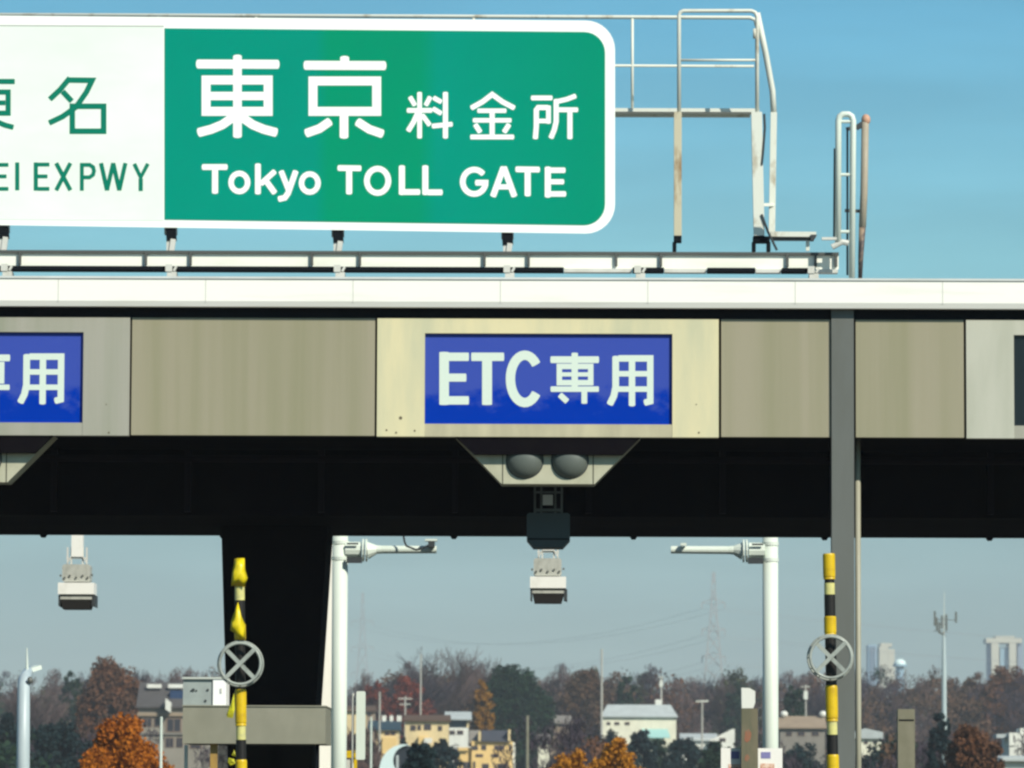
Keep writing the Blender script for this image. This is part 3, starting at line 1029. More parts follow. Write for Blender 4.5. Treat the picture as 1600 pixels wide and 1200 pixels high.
mb = MB()
mb.bar(q(-400, 170, YC - 0.1), q(1186, 174.5, YC - 0.1), 0.20, 0.035)
mb.bar(q(-400, 177, YC), q(1172, 181, YC), 0.05, 0.03)
mb.each('deck_beam', M_rail, cw)
mb = MB()
mb.bar(q(1059, 176, YD), q(1059, 372, YD), 0.075, 0.10)
mb.build('rusty_leg', M_rusty, cw)['label'] = 'rust streaked beige leg'
mb = MB()
mb.bar(q(1182, 176, YD), q(1186, 369, YD), 0.105, 0.10)
mb.bar(q(1209, 176, YD + 0.2), q(1206, 366, YD + 0.2), 0.062, 0.06)
mb.bar(q(1186, 320, YD + 0.05), q(1208, 320, YD + 0.18), 0.03)
mb.each('end_leg', M_rail, cw)
mb = MB()
mb.tube([q(1194, 178, YD - 0.05), q(1195, 200, YD - 0.05), q(1192, 240, YD - 0.05), q(1190, 258, YD - 0.05)], 0.012, 6)
mb.tube([q(1190, 335, YD - 0.06), q(1200, 362, YD - 0.06), q(1214, 391, YD - 0.06)], 0.012, 6)
mb.each('cable', M_box, cw)
mb = MB()
mb.rect(1177, 1203, 369, 378, YD - 0.06, YD + 0.1)
mb.rect(1175, 1181, 378, 392, YD - 0.05, YD + 0.05)
mb.rect(1198, 1204, 378, 392, YD - 0.05, YD + 0.05)
mb.rect(1053, 1065, 368, 378, YD - 0.06, YD + 0.06)
mb.rect(1051, 1057, 378, 392, YD - 0.05, YD + 0.05)
mb.each('foot_plate', M_trim_shade, cw)
mb = MB()
mb.bar(q(1204, 366.5, YD), q(1275, 367, YD), 0.10, 0.05)
mb.bar(q(1262, 371, YD), q(1262, 392, YD), 0.035)
mb.build('side_rail', M_rail, cw)
mb = MB()
mb.rect(1206, 1268, 371.5, 375.5, YD - 0.02, YD + 0.04)
mb.prism([(q(1266, 376, YD).x, q(1266, 377, YD).z), (q(1271, 376, YD).x, q(1271, 377, YD).z), (q(1276, 370, YD).x, q(1276, 368, YD).z), (q(1266, 370, YD).x, q(1266, 368, YD).z)], YD - 0.08, YD + 0.02)
mb.build('lower_angle', M_box, cw)

lad = thing('access_ladder', 'white hooped access ladder rising above the roof at the right', 'ladder', (PX(1322, 45.0), 45.0, zt))
YL = 45.0
mb = MB()
pts = [q(1309.5, 378, YL), q(1310, 189, YL), q(1312, 182, YL), q(1317, 178.5, YL), q(1326, 178.5, YL), q(1331, 182, YL), q(1333, 189, YL), q(1331, 434, YL)]
mb.tube(pts, 0.030, 10)
mb.build('stringer', M_pole, lad, smooth=True)
for py in (190, 273, 362):
    mb = MB()
    mb.tube([q(1311, py, YL), q(1331, py, YL)], 0.016, 8)
    mb.build('rung', M_pole, lad)
mb = MB()
mb.tube([q(1304, 232, YL + 0.06), q(1303, 370, YL + 0.06)], 0.009, 6)
mb.tube([q(1324, 200, YL + 0.06), q(1324, 430, YL + 0.06)], 0.010, 6)
mb.each('rear_cable', M_box, lad)
mb = MB()
mb.bar(q(1284, 373, YL), q(1310, 373, YL), 0.05, 0.025)
mb.tube([q(1300, 386, YL), q(1316, 378, YL), q(1326, 380, YL)], 0.028, 8)
mb.each('base_bracket', M_galv, lad)
mast = thing('rod_post', 'weathered beige post with dark lower sleeve standing right of the white ladder', 'post', (PX(1350, 45.6), 44.9, zt))
mb = MB()
mb.tube([q(1352, 186, 45.6), q(1350, 300, 45.6), q(1347.5, 355, 45.6)], 0.036, 10)
mb.build('upper_post', mat('post_beige', (0.40, 0.37, 0.29), 0.6, (0.30, 0.25, 0.18), (7, 7, 2), 0.4, 0.7), mast, smooth=True)
mb = MB()
mb.tube([q(1347.5, 353, 45.6), q(1345, 400, 45.6), q(1344, 436, 45.6)], [0.034, 0.026, 0.02], 10)
mb.build('lower_sleeve', mat('sleeve_rust', (0.06, 0.05, 0.05), 0.6, (0.30, 0.22, 0.15), (7, 7, 5), 0.5, 0.62), mast, smooth=True)
mb = MB()
mb.ball(q(1353, 187, 45.6), 0.045, 0.045, 0.055, 10, 8)
mb.build('cap', mat('cap_orange', (0.52, 0.30, 0.20), 0.6), mast, smooth=True)
mb = MB()
mb.bar(q(1322, 202, 45.62), q(1349, 197, 45.62), 0.03, 0.035)
mb.bar(q(1320, 329, 45.62), q(1346, 330, 45.62), 0.025, 0.03)
mb.bar(q(1338, 200, 45.6), q(1350, 192, 45.6), 0.04, 0.05)
mb.each('clamp', M_box, mast)

# ------------------------------------------------------------------ striped marker posts with round wheels
YM = 42.6
def crumple(mb, poly, Y, th, seed):
    rnd = random.Random(seed)
    pts = [P(x, y, Y) for x, y in poly]
    n = len(pts)
    c = sum(pts, Vector()) / n
    mid = [(p * 0.55 + c * 0.45) + Vector((rnd.uniform(-.012, .012), -th * rnd.uniform(0.5, 1.2), rnd.uniform(-.02, .02))) for p in pts]
    top = c + Vector((0.01, -th * 1.3, 0))
    bk = c + Vector((0, th, 0))
    vs_ = pts + mid + [top, bk]
    fs_ = []
    for i in range(n):
        j = (i + 1) % n
        fs_ += [(i, n + i, n + j, j), (n + i, 2 * n, n + j), (i, j, 2 * n + 1)]
    mb.add(vs_, fs_)

def marker(label, px_top, px_bot, bands, rad_px, wheel):
    base = P(px_bot, 1200, YM)
    ax = lambda py: px_top + (px_bot - px_top) * (py - 865) / 335.0
    t = thing('marker_post', label, 'marker post', (base.x, YM, 0.18), 0, 'striped marker posts on the island noses')
    mats_ = {'y': ('yellow_band', M_yel), 'k': ('black_band', M_black), 'r': ('reflector_band', M_refl)}
    for y0, y1, k, ks in bands:
        mb = MB()
        r_ = rad_px * ks * YM / F
        a, b = P(ax(y0), y0, YM), P(ax(y1), y1, YM)
        pts, rs = [a, b], [r_, r_]
        if k == 'y' and y1 - y0 > 20:     # rolled hem at both ends of a sleeve
            pts = [a, a + (b - a) * 0.06, a + (b - a) * 0.9, a + (b - a) * 0.93, b]
            rs = [r_ * 0.9, r_, r_, r_ * 0.92, r_]
        mb.tube(pts, rs, 18)
        mb.build(mats_[k][0], mats_[k][1], t, smooth=False)
    mb = MB()
    z1 = P(ax(1225), 1225, YM)
    mb.tube([(base.x + 0.01, YM, 0.18), z1], rad_px * 0.9 * YM / F, 16)
    mb.tube([(base.x + 0.01, YM, 0.176), (base.x + 0.01, YM, 0.21)], 0.14, 16)
    mb.build('lower_post', M_black, t, smooth=False)
    c_ = P(wheel[0], wheel[1], YM - 0.12)
    rr = 34.0 * YM / F
    mb = MB()
    mb.ring(c_, rr - 0.012, 0.013, 48, 8)
    mb.ring(c_ + Vector((0.0, 0.07, 0.0)), rr + 0.006, 0.009, 48, 6)
    for k in range(12):
        a = 2 * math.pi * k / 12
        u = Vector((math.cos(a), 0, math.sin(a)))
        mb.tube([c_ + u * (rr - 0.01), c_ + u * (rr + 0.006) + Vector((0, 0.07, 0))], 0.006, 5)
    wh = mb.build('wheel_rim', M_wheel, t, smooth=True)
    mb = MB()
    s = rr * 0.707 - 0.004
    mb.bar(c_ + Vector((-s, -0.012, -s)), c_ + Vector((s, -0.012, s)), 0.016, 0.036)
    mb.bar(c_ + Vector((-s, 0.012, s)), c_ + Vector((s, 0.012, -s)), 0.016, 0.036)
    mb.tube([c_ + Vector((0, 0.01, 0)), c_ + Vector((0, 0.13, 0))], 0.02, 8)
    mb.build('wheel_spokes', M_wheel, wh)
    return t

marker('clean yellow and black striped marker post with spoked wheel beside the grey column', 1295, 1301.5,
       [(865, 905, 'y', 1), (905, 911, 'k', 0.8), (911, 929, 'r', 0.86), (929, 963, 'k', 0.9), (963, 991, 'y', 1), (991, 1071, 'k', 0.9), (1071, 1127, 'y', 1), (1127, 1148, 'r', 0.84), (1148, 1179, 'k', 0.9), (1179, 1226, 'y', 1)], 9.6, (1298, 1027))
lm = marker('yellow and black marker post with spoked wheel and torn yellow film before the black pier', 374, 377,
            [(873, 917, 'y', 0.9), (917, 938, 'r', 0.82), (938, 975, 'k', 0.85), (975, 1000, 'y', 0.95), (1000, 1077, 'k', 0.85), (1077, 1134, 'y', 0.95), (1134, 1156, 'r', 0.8), (1156, 1187, 'k', 0.85), (1187, 1226, 'y', 0.95)], 9.4, (375, 1037))
mb = MB()
crumple(mb, [(370, 872), (382, 872), (383, 890), (387, 903), (382, 917), (374, 913), (361, 916), (363, 893), (366, 879)], YM - 0.07, 0.03, 3)
crumple(mb, [(372, 940), (377, 962), (383, 976), (383, 1000), (373, 1000), (368, 990), (360, 985), (361, 970), (366, 957)], YM - 0.07, 0.028, 5)
mb.each('torn_film', M_film, lm, True)
mb = MB()
crumple(mb, [(366, 1082), (367, 1108), (364, 1122), (355, 1121), (354, 1116), (361, 1098)], YM - 0.05, 0.016, 8)
crumple(mb, [(366, 1171), (368, 1182), (362, 1180)], YM - 0.05, 0.014, 9)
crumple(mb, [(357, 1184), (366, 1186), (368, 1193), (360, 1196), (356, 1191)], YM - 0.05, 0.014, 10)
mb.each('torn_film_scrap', M_film2, lm)

# ------------------------------------------------------------------ toll booth on the left island
YT = 45.2
bz = lambda py: PZ(py, YT, 400)
booth = thing('toll_booth', 'toll booth with thick beige roof slab in front of the black pier', 'toll booth', (PX(400, YT), YT + 0.9, 0.18))
x0, x1 = PX(285.5, YT, 1130), PX(508.5, YT, 1130)
mb = MB()
mb.box(x0, x1, YT, YT + 1.2, bz(1162), bz(1104))
mb.box(x0 - 0.006, x1 + 0.006, YT - 0.012, YT + 1.21, bz(1104), bz(1104) + 0.012)
rf = mb.build('roof_slab', mat('booth_roof', (0.245, 0.238, 0.18), 0.65, (0.20, 0.195, 0.145), (4, 4, 2), 0.4, 0.75), booth)
zr = bz(1162)
for xx, m_, nm in ((PX(334, YT + 0.1, 1180), mat('ochre_post', (0.36, 0.22, 0.05), 0.6, (0.22, 0.14, 0.05), (9, 9, 4), 0.45, 0.7), 'ochre_post'), (PX(496, YT + 0.1, 1180), M_trim_shade, 'corner_post'), (PX(291, YT + 1.1, 1180), M_pole, 'corner_post')):
    mb = MB()
    wd = 0.034 if nm == 'ochre_post' else 0.016
    yy = YT + 0.1 if nm != 'corner_post' or m_ is M_trim_shade else YT + 1.05
    mb.box(xx - wd, xx + wd, yy, yy + 0.06, 1.1, zr)
    mb.build(nm, m_, booth)
mb = MB()
mb.box(PX(326, YT) , x1 - 0.12, YT + 0.08, YT + 1.1, 0.18, 1.1)
mb.build('lower_wall', mat('booth_wall', (0.5, 0.5, 0.45), 0.5), booth)
mb = MB()
mb.box(PX(341, YT + 0.11, 1180), PX(492, YT + 0.11, 1180), YT + 0.11, YT + 0.118, 1.12, zr - 0.002)
gm = bpy.data.materials.new('booth_glass')
gm.use_nodes = True
gb = gm.node_tree.nodes['Principled BSDF']
gb.inputs['Transmission Weight'].default_value = 1.0
gb.inputs['Roughness'].default_value = 0.02
gb.inputs['IOR'].default_value = 1.1
gb.inputs['Base Color'].default_value = (0.35, 0.38, 0.4, 1)
mb.build('window_pane', gm, booth)
ac = thing('air_conditioner', 'boxed air conditioner painted shaded grey with a sunlit white end on the booth roof', 'air conditioner', (PX(318, YT + 0.15), YT + 0.3, bz(1104) + 0.012))
zA0, zA1 = bz(1104) + 0.012, PZ(1058, YT + 0.15, 320)
xA = lambda px: PX(px, YT + 0.15, 1080)
mb = MB()
mb.box(xA(286), xA(333), YT + 0.15, YT + 0.6, zA0, zA1 - 0.02)
cas = mb.build('case', mat('ac_shaded', (0.30, 0.34, 0.32), 0.5, (0.25, 0.28, 0.27), (5, 5, 5)), ac)
mb = MB()
mb.box(xA(333), xA(353.5), YT + 0.13, YT + 0.6, zA0, zA1 - 0.02)
mb.build('sunlit_end', mat('ac_sunlit', (0.86, 0.86, 0.84), 0.4), ac)  # sunlit end painted white, the rest of the case shaded grey
mb = MB()
mb.box(xA(285), xA(354), YT + 0.12, YT + 0.62, zA1 - 0.02, zA1)
mb.build('lid', mat('ac_lid', (0.46, 0.49, 0.44), 0.5), ac)
mb = MB()
for a, b, r_ in ((302, 1078, 2.6), (324.5, 1078, 2), (321, 1095, 2), (299, 1079, 1.4), (307, 1079, 1.4)):
    p = P(a, b, YT + 0.14)
    mb.tube([(p.x, YT + 0.14, p.z), (p.x, YT + 0.16, p.z)], r_ * 0.006, 8)
mb.each('handle', M_box, cas)
mb = MB()
p = P(345.5, 1079, YT + 0.12)
mb.box(p.x - 0.008, p.x + 0.008, YT + 0.12, YT + 0.135, p.z - 0.022, p.z + 0.022)
mb.build('latch', M_galv, cas)

# ------------------------------------------------------------------ small posts and boards on the islands
Y1 = 54.45
def slim(name, label, cat, px0, px1, py, Y, m, d=0.12, z0=0.18):
    mb = MB()
    mb.box(PX(px0, Y, 1150), PX(px1, Y, 1150), Y, Y + d, z0, PZ(py, Y, px0))
    return tag(mb.build(name, m), label, cat)

cp = thing('concrete_post', 'brownish concrete post with red marks and a white box on top', 'post', (PX(1176, Y1), Y1, 0.18))
mb = MB()
mb.prism([(PX(1158, Y1, 1200) , 0.18), (PX(1186, Y1, 1200), 0.18), (PX(1184, Y1, 1110), PZ(1107, Y1, 1170)), (PX(1158.5, Y1, 1110), PZ(1107, Y1, 1170))], Y1, Y1 + 0.12)
sh = mb.build('shaft', mat('post_concrete', (0.165, 0.15, 0.10), 0.85, (0.115, 0.12, 0.08), (8, 8, 2.5), 0.4, 0.65), cp)
mb = MB()
for a, b, c_, d_ in ((1163, 1174, 1139, 1160), (1163.5, 1172, 1178, 1190)):
    pts = [P(a + 2, b_, Y1 - 0.003) for b_ in (c_,)]
    zz0, zz1 = PZ(d_, Y1, 1168), PZ(c_, Y1, 1168)
    xx0, xx1 = PX(a, Y1, c_), PX(b, Y1, c_)
    mb.prism([(xx0, zz0 + 0.02), (xx0 + 0.03, zz0), (xx1 - 0.01, zz0 + 0.03), (xx1, zz1 - 0.05), (xx1 - 0.03, zz1), (xx0 + 0.01, zz1 - 0.02)], Y1 - 0.003, Y1 + 0.002)
mb.each('red_mark', mat('faded_red', (0.30, 0.11, 0.06), 0.8, (0.21, 0.15, 0.10), (25, 25, 25), 0.4, 0.65), sh)
mb = MB()
mb.prism([(PX(1159, Y1, 1090), PZ(1107, Y1, 1170) + 0.003), (PX(1177, Y1, 1090), PZ(1107, Y1, 1170) + 0.003), (PX(1180, Y1, 1090), PZ(1098, Y1, 1170)), (PX(1180, Y1, 1090), PZ(1080, Y1, 1170)), (PX(1171, Y1, 1090), PZ(1075, Y1, 1170)), (PX(1158.5, Y1, 1090), PZ(1074.5, Y1, 1170))], Y1, Y1 + 0.12)
mb.build('box', mat('box_white', (0.72, 0.75, 0.70), 0.5), cp)
mb = MB()
for py in (1112, 1130, 1152):
    mb.rect(1186.5, 1191, py - 5, py + 7, Y1 + 0.02, Y1 + 0.09)
mb.each('bracket', M_box, cp)

slim('concrete_post', 'plain square beige concrete post with a grooved cap right of the grey column', 'post', 1403, 1429.5, 1108, 57.0, M_conc, 0.2)
bpy.context.view_layer.update()
slim_cap = MB()
slim_cap.rect(1404.5, 1428, 1124, 1126.5, 56.996, 57.03)
gp = [o for o in C.objects if o.name.startswith('concrete_post') and o.type == 'MESH'][-1]
slim_cap.build('cap_groove', M_trim_shade, gp)

YN = 54.6
nb = thing('notice_board', 'white notice board with blue squares and red patches behind the brownish post', 'notice board', (PX(1175, YN), YN, 0.18))
mb = MB()
xb0, xb1, zb0, zb1 = PX(1126.5, YN, 1185), PX(1222.5, YN, 1185), PZ(1236, YN, 1175), PZ(1169, YN, 1175)
mb.box(xb0, xb1, YN, YN + 0.03, zb0, zb1)
pn = mb.build('panel', mat('board_white', (0.82, 0.82, 0.78), 0.5), nb)
mb = MB()
for a, b, c_, d_ in ((1142, 1155, 1174, 1185.5), (1189, 1204, 1175, 1185)):
    mb.rect(a, b, c_, d_, YN - 0.004, YN)
mb.each('blue_square', mat('faded_blue', (0.20, 0.20, 0.42), 0.6), pn)
mb = MB()
for a, b, c_, d_ in ((1138, 1162, 1194, 1215), (1188, 1210, 1193, 1215)):
    mb.rect(a, b, c_, d_, YN - 0.004, YN)
mb.each('red_patch', mat('faded_orange', (0.55, 0.26, 0.16), 0.6, (0.75, 0.6, 0.5), (14, 14, 14), 0.42, 0.6), pn)
mb = MB()
for xx in (xb0 + 0.12, xb1 - 0.12):
    mb.tube([(xx, YN + 0.06, 0.18), (xx, YN + 0.06, zb1 - 0.05)], 0.03, 8)
mb.each('leg', M_galv, nb)

lb = thing('light_panel', 'upright pale grey light panel on a thin pole beside the tall pale pole', 'light', (PX(562, 56.0), 56.0, 0.18))
mb = MB()
mb.bev(PX(556.5, 56.0, 1130), PX(570.5, 56.0, 1130), 56.0, 56.1, PZ(1187, 56.0, 560), PZ(1080, 56.0, 560), 0.012)
mb.build('panel', M_pole, lb)
mb = MB()
xx = PX(551, 56.0, 1130)
mb.tube([(xx, 56.06, 0.18), (xx, 56.06, PZ(1083, 56.0, 551))], 0.014, 8)
for py in (1095, 1175):
    mb.bar((xx, 56.06, PZ(py, 56.0, 555)), (PX(558, 56.0, 1130), 56.06, PZ(py, 56.0, 555)), 0.015)
mb.build('pole', M_galv, lb)
yb = thing('barrier_machine', 'small yellow barrier machine at the foot of the pale light panel', 'barrier', (PX(552, 56.8), 56.8, 0.18))
mb = MB()
mb.box(PX(541, 56.8, 1185), PX(557, 56.8, 1185), 56.8, 57.0, PZ(1184, 56.8, 550), PZ(1173, 56.8, 550))
mb.build('head', M_yel, yb)
mb = MB()
mb.box(PX(551, 56.8, 1195), PX(557.5, 56.8, 1195), 56.82, 56.9, 0.18, PZ(1184, 56.8, 550))
mb.build('stand', M_yel, yb)
mb = MB()
mb.box(PX(540, 56.8, 1195), PX(547, 56.8, 1195), 56.8, 56.92, 0.18, PZ(1187, 56.8, 550))
mb.build('cabinet', M_galv, yb)

YLP = 62.0
lp = thing('street_lamp', 'thick pale blue-grey street lamp with bent top and thin spike at the left', 'street lamp', (PX(37, YLP), YLP, 0))
mb = MB()
pts = [P(36, 1205, YLP), P(37, 1075, YLP), P(38, 1062, YLP + 0.2), P(43, 1051, YLP + 0.6), P(48, 1046, YLP + 1.2)]
mb.tube([(pts[0].x, YLP, 0.0)] + pts, [0.10, 0.088, 0.082, 0.080, 0.066, 0.05], 14)
mb.build('mast', mat('lamp_blue', (0.44, 0.52, 0.54), 0.4, (0.36, 0.43, 0.45), (4, 4, 1), 0.4, 0.7), lp, smooth=True)
mb = MB()
a, b = P(44, 1048, YLP + 0.8), P(60, 1042.5, YLP + 0.9)
mb.bar(a, b, 0.16, 0.055)
mb.build('lamp_head', M_pole, lp)
mb = MB()
mb.tube([P(42.5, 1048, YLP + 0.5), P(42, 1012, YLP + 0.5)], [0.02, 0.006], 6)
mb.build('spike', M_pole, lp)
mb = MB()
mb.ball(P(47, 1063, YLP - 0.02), 0.04, 0.05, 0.05, 8, 6)
mb.build('photocell', M_column, lp)

# ================================================================== far background
# ------------------------------------------------------------------ trees
def leafmat(name, a, b, sc=0.5):
    m = mat(name, a, 0.8, b, (sc, sc, sc), 0.38, 0.66, spec=0.15)
    return m
L_orange = leafmat('leaf_orange', (0.42, 0.135, 0.008), (0.24, 0.062, 0.006))
L_amber = leafmat('leaf_amber', (0.46, 0.20, 0.012), (0.28, 0.10, 0.010))
L_rust = leafmat('leaf_rust', (0.135, 0.056, 0.024), (0.08, 0.042, 0.024))
L_brown = leafmat('leaf_brown', (0.105, 0.055, 0.030), (0.065, 0.045, 0.028))
L_red = leafmat('leaf_red', (0.20, 0.035, 0.015), (0.11, 0.03, 0.018))
L_dark = leafmat('leaf_dark_green', (0.018, 0.042, 0.020), (0.009, 0.025, 0.016))
L_green = leafmat('leaf_olive', (0.050, 0.055, 0.020), (0.030, 0.038, 0.018))
L_blue = leafmat('leaf_blue_green', (0.012, 0.030, 0.030), (0.008, 0.018, 0.022))
T_bark = leafmat('bark_grey', (0.105, 0.085, 0.070), (0.07, 0.055, 0.05))
T_twig = leafmat('twig_brown', (0.115, 0.075, 0.066), (0.078, 0.055, 0.056))
T_twig2 = leafmat('twig_purple', (0.058, 0.042, 0.052), (0.034, 0.028, 0.040))

L_gold = leafmat('leaf_gold', (0.26, 0.125, 0.012), (0.15, 0.07, 0.010))
L_ever = leafmat('leaf_evergreen', (0.012, 0.036, 0.012), (0.005, 0.015, 0.011))
def leaf_quads(rng, centers, radii, per, size, up=0.0, thin=1.0):
    """small leaf-sized quads scattered through clumps -> (verts n*4, 3)"""
    n = len(centers)
    c = np.repeat(np.asarray(centers, float), per, 0)
    r = np.repeat(np.asarray(radii, float), per)[:, None]
    d = rng.normal(size=(n * per, 3))
    d /= np.linalg.norm(d, axis=1)[:, None] + 1e-9
    p = c + d * r * (rng.random((n * per, 1)) ** 0.45)
    a = rng.normal(size=(n * per, 3))
    a[:, 2] += up * 3
    a /= np.linalg.norm(a, axis=1)[:, None] + 1e-9
    b = np.cross(a, rng.normal(size=(n * per, 3)))
    b /= np.linalg.norm(b, axis=1)[:, None] + 1e-9
    s = size * (0.6 + 0.8 * rng.random((n * per, 1)))
    a, b = a * s, b * s * thin
    return np.stack([p - a - b * 0.6, p + a * 0.2 - b, p + a + b * 0.5, p - a * 0.3 + b], 1).reshape(-1, 3)

def quads_object(name, verts, material, parent, mi=None):
    me = bpy.data.meshes.new(name)
    n = len(verts) // 4
    me.vertices.add(n * 4)
    me.vertices.foreach_set('co', np.asarray(verts, np.float32).ravel())
    me.loops.add(n * 4)
    me.loops.foreach_set('vertex_index', np.arange(n * 4, dtype=np.int32))
    me.polygons.add(n)
    me.polygons.foreach_set('loop_start', np.arange(n, dtype=np.int32) * 4)
    me.polygons.foreach_set('loop_total', np.full(n, 4, np.int32))
    ms = material if isinstance(material, (list, tuple)) else [material]
    for m in ms:
        me.materials.append(m)
    if mi is not None:
        me.polygons.foreach_set('material_index', np.asarray(mi, np.int32))
    me.update(calc_edges=True)
    o = bpy.data.objects.new(name, me)
    C.objects.link(o)
    if parent is not None:
        o.parent = parent
    return o

def crown_clumps(rng, wd, ht, z0, n, shape='round'):
    """clump centres in an uneven crown, local coordinates"""
    out, rad = [], []
    if shape == 'plume':         # several uneven upright plumes
        pl = [(0.0, 0.0, 1.0)] + [(math.cos(a) * q_, math.sin(a) * q_, 1.0 - 0.36 * q_ ** 1.4 - 0.10 * rng.random()) for a, q_ in zip(rng.random(24) * 6.3, 0.12 + 0.88 * rng.random(24))]
        for i in range(n):
            px_, py_, hh = pl[i % len(pl)]
            u = rng.random() ** 0.8
            s_ = 0.22 * (1 - u) + 0.035
            out.append(((px_ * (0.8 + 0.2 * (1 - u)) + rng.normal() * s_) * wd / 2, (py_ + rng.normal() * s_) * wd / 2, z0 + u * ht * hh))
            rad.append(wd * (0.075 + 0.07 * (1 - u)))
        return out, rad
    for i in range(n):
        u = rng.random()
        a = rng.random() * 2 * math.pi
        if shape == 'cone':
            rr = (1 - u) ** 0.8
        elif shape == 'flame':
            rr = math.sin(math.pi * min(1, u * 0.86 + 0.14)) ** 0.7
        else:
            rr = math.sqrt(max(0.02, 1 - (2 * u - 0.85) ** 2 / 1.4))
        rr *= (0.35 + 0.65 * rng.random() ** 0.5)
        k = 1 + 0.22 * math.sin(3 * a + 1.3) + 0.12 * math.sin(5 * a)
        out.append((math.cos(a) * rr * wd / 2 * k, math.sin(a) * rr * wd / 2 * k, z0 + u * ht * (0.93 + 0.07 * math.sin(4 * a))))
        rad.append(wd * ((0.13 if shape == 'flame' else 0.08) + 0.06 * rng.random()))
    return out, rad

def tree(name, label, px, py_top, Y, wpx, leaf, seed, cat='tree', shape='round', n=130, per=42, size=None, trunk_frac=0.18, group=None, zbase=None):
    rng = np.random.default_rng(seed)
    x = PX(px, Y, 1150)
    z0 = h(x, Y) if zbase is None else zbase
    H = PZ(py_top, Y, px) - z0
    wd = wpx * Y / F
    t = thing(name, label, cat, (x, Y, z0), 0, group)
    cz = H * trunk_frac
    cc, rr = crown_clumps(rng, wd, (H - cz) * 0.96, cz, n, shape)
    size = size or wd * 0.022
    q = leaf_quads(rng, cc, rr, per, size)
    q[:, 2] = np.minimum(q[:, 2], H)
    quads_object('crown', q, leaf, t)
    mb = MB()
    b = Vector((x, Y, z0))
    r0 = max(0.10, wd * 0.03)
    mb.tube([b - Vector((0, 0, 0.2)), b + Vector((0.02 * wd, 0, cz)), b + Vector((-0.01 * wd, 0, H * 0.6)), b + Vector((0, 0, H * 0.9))], [r0 * 1.2, r0, r0 * 0.55, r0 * 0.12], 7)
    for i in range(9):
        c0 = cc[i * (len(cc) // 9)]
        zz = cz * 0.8 + (c0[2] - cz) * 0.45
        mb.tube([b + Vector((0, 0, max(cz * 0.6, zz - 0.12 * H))), b + Vector((c0[0] * 0.55, c0[1] * 0.55, (zz + c0[2]) / 2)), b + Vector(c0)], [r0 * 0.5, r0 * 0.3, r0 * 0.06], 5)
    mb.build('trunk', T_bark, t)
    return t

def bare_segments(rng, base, H, wd, levels=4, kids=4):
    """branch skeleton: list of (a, b, ra, rb, level)"""
    segs = []
    def grow(p, d, L, r, lv):
        steps = 3
        for s in range(steps):
            nd = d + rng.normal(size=3) * 0.13
            nd[2] += 0.05
            nd /= np.linalg.norm(nd)
            p2 = p + nd * L / steps
            r2 = r * (1 - 0.22)
            segs.append((p.copy(), p2.copy(), r, r2, lv))
            p, d, r = p2, nd, r2
            if lv < levels and (lv > 0 or s > 0):
                k = kids if lv == 0 else 2
                for j in range(k):
                    a = rng.random() * 2 * math.pi
                    sp = 0.35 + 0.45 * rng.random()
                    side = np.array([math.cos(a), math.sin(a), 0.0])
                    cd = d * math.cos(sp) + side * math.sin(sp) * (wd / H) * 1.5
                    cd[2] = abs(cd[2]) * 0.9 + 0.12
                    cd /= np.linalg.norm(cd)
                    grow(p.copy(), cd, L * (0.52 + 0.2 * rng.random()), r * 0.55, lv + 1)
    grow(np.array(base, float), np.array([0, 0, 1.0]), H * 0.52, H * 0.018, 0)
    return segs

def seg_quads(segs, rmin):
    """two crossed slivers per branch segment -> quads"""
    a = np.array([s[0] for s in segs])
    b = np.array([s[1] for s in segs])
    ra = np.maximum(rmin, np.array([s[2] for s in segs]))[:, None]
    rb = np.maximum(rmin, np.array([s[3] for s in segs]))[:, None]
    d = b - a
    d /= np.linalg.norm(d, axis=1)[:, None] + 1e-9
    u = np.cross(d, np.array([0.05, 1.0, 0.1]))
    u /= np.linalg.norm(u, axis=1)[:, None] + 1e-9
    v = np.cross(d, u)
    q1 = np.stack([a - u * ra, a + u * ra, b + u * rb, b - u * rb], 1)
    q2 = np.stack([a - v * ra, a + v * ra, b + v * rb, b - v * rb], 1)
    return np.concatenate([q1, q2]).reshape(-1, 3)

def bare_tree(name, label, px, py_top, Y, wpx, seed, group=None, m=None, levels=4, rmin=0.025, kids=4):
    rng = np.random.default_rng(seed)
    x = PX(px, Y, 1150)
    z0 = h(x, Y)
    H = PZ(py_top, Y, px) - z0
    t = thing(name, label, 'tree', (x, Y, z0), 0, group)
    segs = bare_segments(rng, (0, 0, 0), 1.0, wpx * Y / F / H, levels, kids)
    P_ = np.array([s[1] for s in segs])
    sz = H / P_[:, 2].max()
    sx = (wpx * Y / F / 2) / np.percentile(np.abs(P_[:, 0]), 97)
    S = np.array([sx, sx, sz])
    segs = [(s[0] * S, s[1] * S, s[2] * H, s[3] * H, s[4]) for s in segs]
    fine = [s for s in segs if s[4] >= 2]
    quads_object('crown', seg_quads(fine, rmin), m or T_twig, t)
    mb = MB()
    for s in segs:
        if s[4] < 2:
            mb.tube([Vector(s[0]) + Vector((x, Y, z0)), Vector(s[1]) + Vector((x, Y, z0))], [s[2], s[3]], 5, False)
    mb.build('trunk', T_bark, t)
    return t

